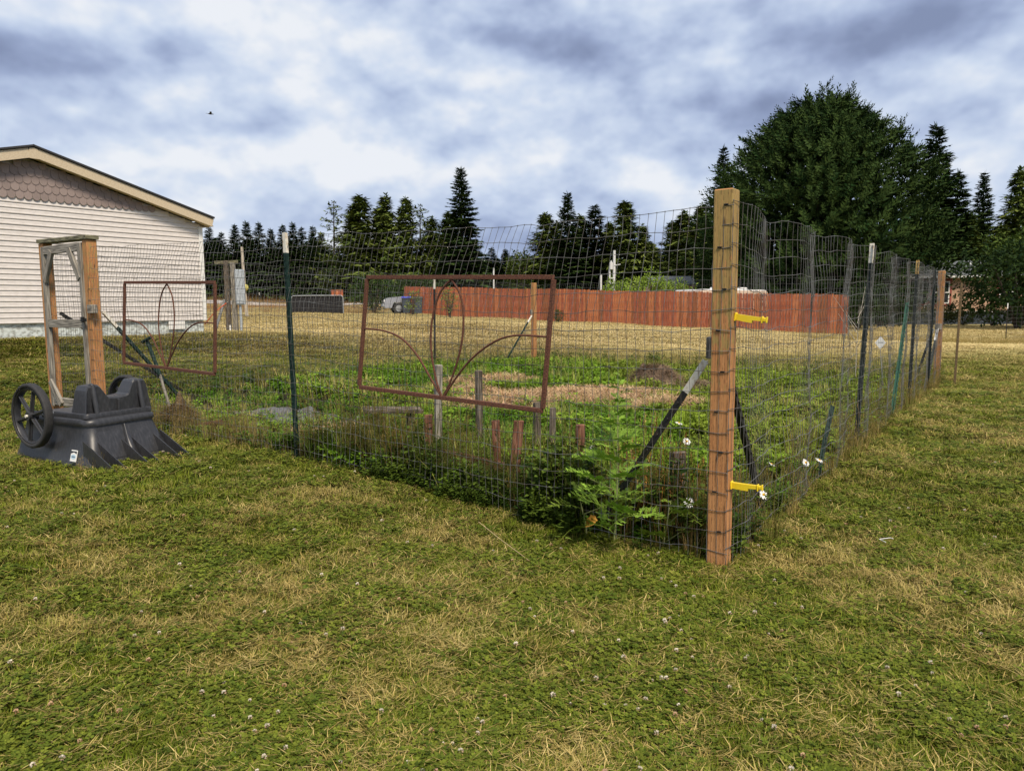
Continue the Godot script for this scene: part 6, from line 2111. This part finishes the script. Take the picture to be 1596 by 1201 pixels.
func make_yard() -> void:
	rng.seed = 640
	# meter post
	var t := thing("meter_post", "grey electric meter box on two weathered posts beside the pale house", "meter post", on(-8.05, -21.4))
	for q in [[-0.1, "old_wood", 2.05], [0.09, "grey_wood", 2.0]]:
		var mb := MB.new()
		mb.box(Transform3D(Basis(Vector3.FORWARD, 0.0), Vector3(q[0], q[2] / 2 - 0.1, 0)), Vector3(0.13, q[2] + 0.2, 0.12), 0.008)
		part(t, "post", mb, M[q[1]])
	var hb := MB.new()
	hb.bar(Vector3(-0.42, 2.0, 0.02), Vector3(0.25, 2.02, 0.02), 0.05, 0.09, 0.004, Vector3.UP)
	part(t, "crosspiece", hb, M.mossy_wood)
	var bx := MB.new()
	bx.box(Transform3D(Basis(Vector3.UP, 0.25), Vector3(0.28, 1.3, 0.02)), Vector3(0.26, 1.0, 0.18), 0.012)
	var box := part(t, "meter_box", bx, M.steel_box)
	var dr := MB.new()
	dr.box(Transform3D(Basis(Vector3.UP, 0.25), Vector3(0.3, 1.3, 0.12)), Vector3(0.22, 0.92, 0.012), 0.003)
	part(box, "door", dr, M.steel_box)
	var cn := MB.new()
	cn.tube([Vector3(0.26, -0.1, 0.02), Vector3(0.26, 0.82, 0.02)], 0.04, 0.04, 8)
	part(t, "conduit", cn, M.steel_box)
	var st := MB.new()
	st.tube([Vector3(-0.02, -0.1, 0.12), Vector3(-0.02, 0.22, 0.12)], 0.03, 0.03, 8)
	part(t, "white_stub", st, M.white_paint)
	var lp := MB.new()
	lp.tube([Vector3(-0.5, -0.05, 0.1), Vector3(-0.18, 0.95, 0.02)], 0.045, 0.045, 8)
	part(t, "leaning_conduit", lp, M.galvanised)
	var oc := MB.new()
	oc.tube([Vector3(-0.75, 0.25, 0.1), Vector3(-0.45, 0.6, 0.1), Vector3(-0.12, 0.85, 0.06)], 0.014, 0.014, 6)
	part(t, "orange_cord", oc, M.orange_cord)
	# poles
	t = thing("light_pole", "slim pale wooden pole with a yellow ball behind the meter box", "pole", on(-14.35, -40.0))
	var mb := MB.new()
	mb.tube([Vector3(0.12, -0.3, 0), Vector3(0.05, 1.4, 0), Vector3(0, 3.7, 0)], 0.1, 0.07, 8)
	part(t, "shaft", mb, M.pole_wood)
	var bl := MB.new()
	var rings := []
	for k in 7:
		var a := PI * k / 6
		rings.append(rounded(-0.001 - sin(a) * 0.13, 0.001 + sin(a) * 0.13, -0.001 - sin(a) * 0.13, 0.001 + sin(a) * 0.13, 0.001 + sin(a) * 0.12, -cos(a) * 0.17))
	bl.loft(rings)
	part(t, "yellow_ball", bl, mat("dull_yellow", lin(0.5, 0.45, 0.12), 0.5), Transform3D(Basis(), Vector3(0.16, 1.55, 0.1)))
	for q in [[8.26, -60, 5.0, "tall pale utility pole with transformer and rungs behind the red fence", true, 0.13], [7.9, -60, 3.5, "shorter pale pole just left of the transformer pole", false, 0.085], [7.2, -60, 3.0, "pale stub pole left of the two poles behind the red fence", false, 0.1], [-1.65, -70, 3.6, "thin white pole above the large iron frame", false, 0.08], [-36.0, -96, 4.5, "grey pole in front of the far forest edge", false, 0.1]]:
		t = thing("utility_pole", q[3], "pole", on(q[0], q[1]))
		mb = MB.new()
		mb.tube([Vector3(0, -0.3, 0), Vector3(0.02, q[2], 0)], q[5], q[5] * 0.8, 8)
		part(t, "shaft", mb, M.pole_white)
		if q[4]:
			var tr := MB.new()
			tr.tube([Vector3(-0.24, 3.5, 0.05), Vector3(-0.24, 4.05, 0.05)], 0.15, 0.15, 10)
			tr.tube([Vector3(-0.24, 4.05, 0.05), Vector3(-0.24, 4.2, 0.05)], 0.09, 0.04, 10)
			part(t, "transformer", tr, M.pole_white)
			for k in 5:
				var rg := MB.new()
				rg.bar(Vector3(-0.35, 1.2 + k * 0.4, 0.1), Vector3(0.0, 1.2 + k * 0.4, 0.1), 0.05, 0.08, 0.0, Vector3.UP)
				part(t, "rung", rg, M.pole_white)
			var ar := MB.new()
			ar.bar(Vector3(0, 3.8, 0.1), Vector3(0.5, 3.9, 0.1), 0.06, 0.06, 0.0, Vector3.UP)
			part(t, "arm", ar, M.pole_white)
	# black slatted screen and the red panel behind it
	t = thing("black_screen", "low black slatted screen in a rounded pipe frame at the meadow edge", "screen", on(-12.0, -46.0))
	mb = MB.new()
	mb.tube([Vector3(-1.6, -0.1, 0), Vector3(-1.6, 0.95, 0), Vector3(-1.5, 1.07, 0), Vector3(0, 1.08, 0), Vector3(1.5, 1.07, 0), Vector3(1.6, 0.98, 0), Vector3(1.6, -0.1, 0)], 0.028, 0.028, 8)
	part(t, "pipe_frame", mb, M.galvanised)
	for k in 13:
		var sl := MB.new()
		sl.box(Transform3D(Basis(Vector3.UP, R(-0.06, 0.06)), Vector3(-1.46 + k * 0.243, 0.5, -0.035 - 0.02 * (k % 2))), Vector3(0.25, 1.08, 0.02), 0.004)
		part(t, "slat", sl, M.black_sheet)
	t = thing("board_stand", "small red board panel standing behind the black screen's right end", "panel", on(-11.2, -48.0))
	for k in 5:
		var sl := MB.new()
		sl.box(Transform3D(Basis(), Vector3(-0.32 + k * 0.152, 0.75, 0)), Vector3(0.148, 1.55, 0.02), 0.003)
		part(t, "board", sl, M["red_picket_%d" % (k % 4)])
	make_car()
	for q in [[-6.9, -49.2, 0.0, "blue_lid", "bin_grey", "wheeled bin with a bright blue lid beside the parked car"], [-6.1, -48.6, 0.15, "bin_dark", "bin_grey", "grey wheeled bin with dark lid before the red fence's end"]]:
		t = thing("wheeled_bin", q[5], "bin", on(q[0], q[1]), Basis(Vector3.UP, q[2]))
		mb = MB.new()
		mb.loft([rounded(-0.24, 0.24, -0.26, 0.26, 0.05, 0.05), rounded(-0.3, 0.3, -0.34, 0.34, 0.05, 1.0), rounded(-0.32, 0.32, -0.36, 0.36, 0.05, 1.02)], true, true)
		part(t, "body", mb, M[q[4]])
		var ld := MB.new()
		ld.loft([rounded(-0.33, 0.33, -0.38, 0.38, 0.05, 1.02), rounded(-0.33, 0.33, -0.38, 0.38, 0.05, 1.07), rounded(-0.28, 0.28, -0.3, 0.3, 0.05, 1.13)], true, true)
		part(t, "lid", ld, M[q[3]])
		for s in [-0.3, 0.3]:
			var wm := MB.new()
			wm.tube([Vector3(s - 0.04, 0.12, -0.26), Vector3(s + 0.04, 0.12, -0.26)], 0.12, 0.12, 12)
			part(t, "wheel", wm, M.rubber)
	# camper and shed behind the red fence
	t = thing("camper", "white-roofed camper of which only the roof shows over the red fence", "camper", on(12.3, -43.6), Basis(Vector3.UP, 0.62).scaled(Vector3(1, 0.8, 1)))
	mb = MB.new()
	mb.loft([rounded(-3.0, 3.0, -1.1, 1.1, 0.2, 0.45), rounded(-3.0, 3.0, -1.1, 1.1, 0.2, 2.3), rounded(-2.9, 2.95, -1.05, 1.05, 0.2, 2.42)], true, true)
	part(t, "body", mb, M.camper_cream)
	var ro := MB.new()
	ro.loft([rounded(-2.92, 2.96, -1.06, 1.06, 0.2, 2.42), rounded(-2.8, 2.85, -0.95, 0.95, 0.2, 2.5)], false, true)
	part(t, "roof", ro, M.camper_white)
	for x in [-0.3, 1.6]:
		var ac := MB.new()
		ac.loft([rounded(x - 0.45, x + 0.45, -0.35, 0.35, 0.1, 2.49), rounded(x - 0.4, x + 0.4, -0.3, 0.3, 0.1, 2.68)], false, true)
		part(t, "roof_unit", ac, M.camper_white)
	for x in [-1.8, 1.6]:
		var wm := MB.new()
		wm.tube([Vector3(x, 0.33, 1.12), Vector3(x, 0.33, 0.9)], 0.34, 0.34, 14)
		wm.tube([Vector3(x, 0.33, -1.12), Vector3(x, 0.33, -0.9)], 0.34, 0.34, 14)
		part(t, "axle_wheels", wm, M.rubber)
	t = thing("garden_shed", "shed with a low grey roof behind the bright green hedge", "shed", on(11.6, -55.0), Basis(Vector3.UP, 0.1))
	mb = MB.new()
	mb.box(Transform3D(Basis(), Vector3(0, 1.2, 0)), Vector3(3.0, 2.6, 2.6), 0.0)
	part(t, "wall", mb, M.tan_wall)
	mb = MB.new()
	mb.slab(PackedVector2Array([Vector2(-1.6, 2.35), Vector2(0, 2.95), Vector2(1.6, 2.35), Vector2(1.6, 2.45), Vector2(0, 3.07), Vector2(-1.6, 2.45)]), 3.4, Transform3D(Basis(Vector3(0, 0, 1), Vector3.UP, Vector3(-1, 0, 0)), Vector3.ZERO))
	part(t, "roof", mb, M.grey_roof)
	# single posts of the outer wire fence on the right, and a thin wire between
	var o := thing("field_post", "rusty brown steel post standing alone right of the garden", "post")
	metal_post(o, "post", on(6.98, -11.6, -0.1), on(6.98, -11.6) + Vector3(0.03, 1.6, 0), M.rusty_brown, null)
	o = thing("field_fence", "thin wire field fence on steel posts before the tan house", "fence")
	var fp := [Vector2(19.9, -29.8), Vector2(23.0, -28.6), Vector2(26.2, -27.4)]
	for p in fp:
		metal_post(o, "metal_post", on(p.x, p.y, -0.1), on(p.x, p.y) + Vector3(0, 1.45, 0), M.black_paint, M.white_paint, 0.22)
	var wr := MB.new()
	for k in fp.size() - 1:
		for h in 9:
			wr.tube([on(fp[k].x, fp[k].y, 0.1 + h * 0.15), on(fp[k + 1].x, fp[k + 1].y, 0.1 + h * 0.15)], 0.003, 0.003, 3, false)
		for h in 20:
			var q: Vector2 = fp[k].lerp(fp[k + 1], h / 20.0)
			wr.tube([on(q.x, q.y, 0.05), on(q.x, q.y, 1.32)], 0.0025, 0.0025, 3, false)
	tag(part(o, "wires", wr, M.wire), "", "", "", "stuff")
	n_posts()
	# a bird
	var bd := MB.new()
	var br := []
	for q in [[-0.24, 0.008], [-0.16, 0.03], [-0.05, 0.055], [0.07, 0.05], [0.13, 0.03], [0.17, 0.034], [0.21, 0.02], [0.235, 0.004]]:
		var ring := []
		for k in 8:
			ring.append(Vector3(q[0], sin(TAU * k / 8) * q[1], cos(TAU * k / 8) * q[1]))
		br.append(ring)
	bd.loft(br, true, true)
	for s in [-1.0, 1.0]:
		bd.loft([[Vector3(0.08, 0.03, s * 0.03), Vector3(0.0, 0.035, s * 0.03), Vector3(-0.09, 0.02, s * 0.03), Vector3(0, 0.015, s * 0.03)], [Vector3(0.07, 0.11, s * 0.2), Vector3(0, 0.115, s * 0.2), Vector3(-0.08, 0.1, s * 0.2), Vector3(0, 0.1, s * 0.2)], [Vector3(-0.05, 0.08, s * 0.42), Vector3(-0.08, 0.082, s * 0.42), Vector3(-0.12, 0.078, s * 0.42), Vector3(-0.08, 0.076, s * 0.42)]], false, true)
	bd.poly([Vector3(-0.2, 0, -0.01), Vector3(-0.36, 0.01, -0.06), Vector3(-0.36, 0.01, 0.06), Vector3(-0.2, 0, 0.01)])
	solo("flying_bird", "small dark bird flying high above the pale house roof", "bird", bd, M.car_dark, Transform3D(Basis(Vector3.UP, 0.5), Vector3(-23.5, 16.6, -60)))

func n_posts() -> void:
	# far pasture posts along the gravel track on the left
	for q in [[-18.6, -55.0, 1.25, "white-tipped steel post by the gravel track"], [-21.6, -56.0, 1.2, "dark steel post left of the white-tipped one by the track"], [-15.0, -56.5, 1.1, "steel post left of the black screen by the track"]]:
		var o := thing("pasture_post", q[3], "post", Vector3.ZERO, Basis(), "posts by the gravel track")
		metal_post(o, "post", on(q[0], q[1], -0.1), on(q[0], q[1]) + Vector3(0, q[2], 0), M.black_paint, M.white_paint if q[0] == -18.6 else null, 0.2, Vector3.BACK, false)

func make_car() -> void:
	# grey pickup, nose to the left, its rear hidden behind the fence end
	var t := thing("parked_car", "silver grey pickup with its nose showing past the red fence end", "car", on(-6.2, -51.2), Basis(Vector3.UP, 0.25))
	var body := MB.new()
	var side := PackedVector2Array([Vector2(-2.55, 0.42), Vector2(-2.6, 0.75), Vector2(-2.52, 0.98), Vector2(-2.3, 1.1), Vector2(-1.15, 1.2), Vector2(2.6, 1.2), Vector2(2.7, 0.5), Vector2(1.95, 0.42), Vector2(1.8, 0.78), Vector2(1.2, 0.78), Vector2(1.05, 0.42), Vector2(-1.15, 0.42), Vector2(-1.3, 0.78), Vector2(-1.95, 0.78), Vector2(-2.1, 0.42)])
	body.slab(side, 1.8)
	part(t, "body", body, M.car_paint)
	var cab := MB.new()
	cab.loft([[Vector3(-1.15, 1.2, 0.86), Vector3(1.0, 1.2, 0.86), Vector3(1.0, 1.2, -0.86), Vector3(-1.15, 1.2, -0.86)], [Vector3(-0.4, 1.78, 0.7), Vector3(0.85, 1.8, 0.7), Vector3(0.85, 1.8, -0.7), Vector3(-0.4, 1.78, -0.7)]], false, true)
	part(t, "cab", cab, M.car_paint)
	var ws := MB.new()
	ws.loft([[Vector3(-1.13, 1.23, 0.8), Vector3(-1.13, 1.23, -0.8)], [Vector3(-0.44, 1.76, 0.66), Vector3(-0.44, 1.76, -0.66)]], false, false, false)
	part(t, "windscreen", ws, mat("car_glass", lin(0.25, 0.32, 0.45), 0.1), Transform3D(Basis(), Vector3(-0.02, 0.012, 0)))
	for s in [-1.0, 1.0]:
		var gl := MB.new()
		gl.slab(PackedVector2Array([Vector2(-0.85, 1.27), Vector2(0.9, 1.27), Vector2(0.8, 1.7), Vector2(-0.4, 1.7)]), 0.01, Transform3D(Basis(Vector3.RIGHT, -0.27 * s), Vector3(0, 0.0 + 0.05, s * (0.86 + 0.3) * 1.0)))
		part(t, "side_window", gl, M.window_glass, Transform3D(Basis(), Vector3(0, 0, -s * 0.0)))
		var hl := MB.new()
		hl.box(Transform3D(Basis(), Vector3(-2.55, 0.86, s * 0.66)), Vector3(0.12, 0.18, 0.36), 0.03)
		part(t, "headlight", hl, M.white_paint)
		for x in [-1.62, 1.5]:
			var wm := MB.new()
			wm.tube([Vector3(x, 0.38, s * 0.92), Vector3(x, 0.38, s * 0.68)], 0.38, 0.38, 18)
			var w := part(t, "wheel", wm, M.rubber)
			var hb := MB.new()
			hb.tube([Vector3(x, 0.38, s * 0.925), Vector3(x, 0.38, s * 0.9)], 0.22, 0.22, 14)
			part(w, "hub", hb, M.galvanised)
	var gr := MB.new()
	gr.box(Transform3D(Basis(), Vector3(-2.585, 0.86, 0)), Vector3(0.06, 0.2, 0.9), 0.01)
	part(t, "grille", gr, M.car_dark)
	var bp := MB.new()
	bp.box(Transform3D(Basis(), Vector3(-2.62, 0.58, 0)), Vector3(0.16, 0.2, 1.8), 0.03)
	part(t, "bumper", bp, M.galvanised)

# ---------------------------------------------------------------- far meadow and track
func make_meadow() -> void:
	var mb := MB.new()
	var k := 40
	for j in k + 1:
		var x := -60.0 + 54.0 * j / k
		for s in 2:
			var z := -66.0 - s * 3.6 + sin(x * 0.12) * 0.8
			mb.vert(Vector3(x, H(x, z) + 0.06, z), Vector3.UP, Vector2(x, z), Color.WHITE)
	for j in k:
		mb.i.append_array(PackedInt32Array([j * 2, j * 2 + 1, j * 2 + 2, j * 2 + 1, j * 2 + 3, j * 2 + 2]))
	ground_piece("gravel_track", mb, M.gravel)
	rng.seed = 660
	var tu := seeded_tuft(26, 0.35, 0.7, 0.25, 661)
	var w := []
	var c := PackedColorArray()
	for j in 9000:
		var x := R(-60, -7)
		var z := R(-64.5, -50.0) if j % 3 else R(-90, -70.5)
		if x > -9.5 and z > -56:
			continue
		w.append(turned(x, H(x, z), z, R(0, TAU), R(0.5, 1.1) * (1.0 if z < -70 else 0.8)))
		var s := Color(0.3, 0.15, 0.085).lerp(Color(0.36, 0.26, 0.12), R()) * R(0.75, 1.2)
		c.append(Color(s.r, s.g, s.b))
	scatter("meadow_grass", "reddish dry meadow grass along the gravel track", "meadow", tu, M.grass, w, c)
	w = []
	c = PackedColorArray()
	for j in 2600:
		var x := R(11, 40)
		var z := -27.5 - (x - 13) * -0.18 + R(-1.6, 1.2)
		w.append(turned(x, H(x, z), z, R(0, TAU), R(0.3, 0.55)))
		var s := Color(0.2, 0.17, 0.04).lerp(Color(0.38, 0.28, 0.1), R()) * R(0.8, 1.2)
		c.append(Color(s.r, s.g, s.b))
	scatter("meadow_grass", "strip of unmown yellow grass under the field fence", "meadow", tu, M.grass, w, c)


func _ready() -> void:
	# ---- camera, sky, sun, exposure
	var cam := Camera3D.new()
	cam.name = "camera"
	cam.fov = 55.0
	cam.near = 0.05
	cam.far = 2000.0
	cam.current = true
	add_child(cam)
	cam.transform = Transform3D(Basis(Vector3.RIGHT, deg_to_rad(-6.0)) * Basis(Vector3.BACK, deg_to_rad(-0.45)), Vector3(0, 1.3, 0))
	var env := Environment.new()
	env.background_mode = Environment.BG_SKY
	var sky := Sky.new()
	var pano := PanoramaSkyMaterial.new()
	pano.panorama = make_sky()
	sky.sky_material = pano
	env.sky = sky
	env.background_energy_multiplier = 0.31
	env.tonemap_mode = Environment.TONE_MAPPER_LINEAR
	env.tonemap_exposure = 3.1
	env.sdfgi_enabled = true
	env.ssao_enabled = true
	env.ssil_enabled = true
	var we := WorldEnvironment.new()
	we.name = "world_environment"
	we.environment = env
	add_child(we)
	var sun := DirectionalLight3D.new()
	sun.name = "sun"
	sun.light_energy = 0.5
	sun.light_color = Color(1.0, 0.94, 0.85)
	sun.light_angular_distance = 14.0
	sun.shadow_enabled = true
	sun.sky_mode = DirectionalLight3D.SKY_MODE_LIGHT_ONLY
	add_child(sun)
	sun.transform = Transform3D(Basis.looking_at(Vector3(-0.25, -0.8, -0.55).normalized(), Vector3.UP), Vector3(0, 20, 0))
	# ---- setting
	make_materials()
	make_levels()
	make_ground()
	make_pale_house()
	make_tan_house()
	make_red_fence()
	make_meadow()
	make_trees()
	# ---- things
	make_fence()
	make_gate()
	make_frames()
	make_cart()
	make_yard()
	make_garden()
	make_lawn()
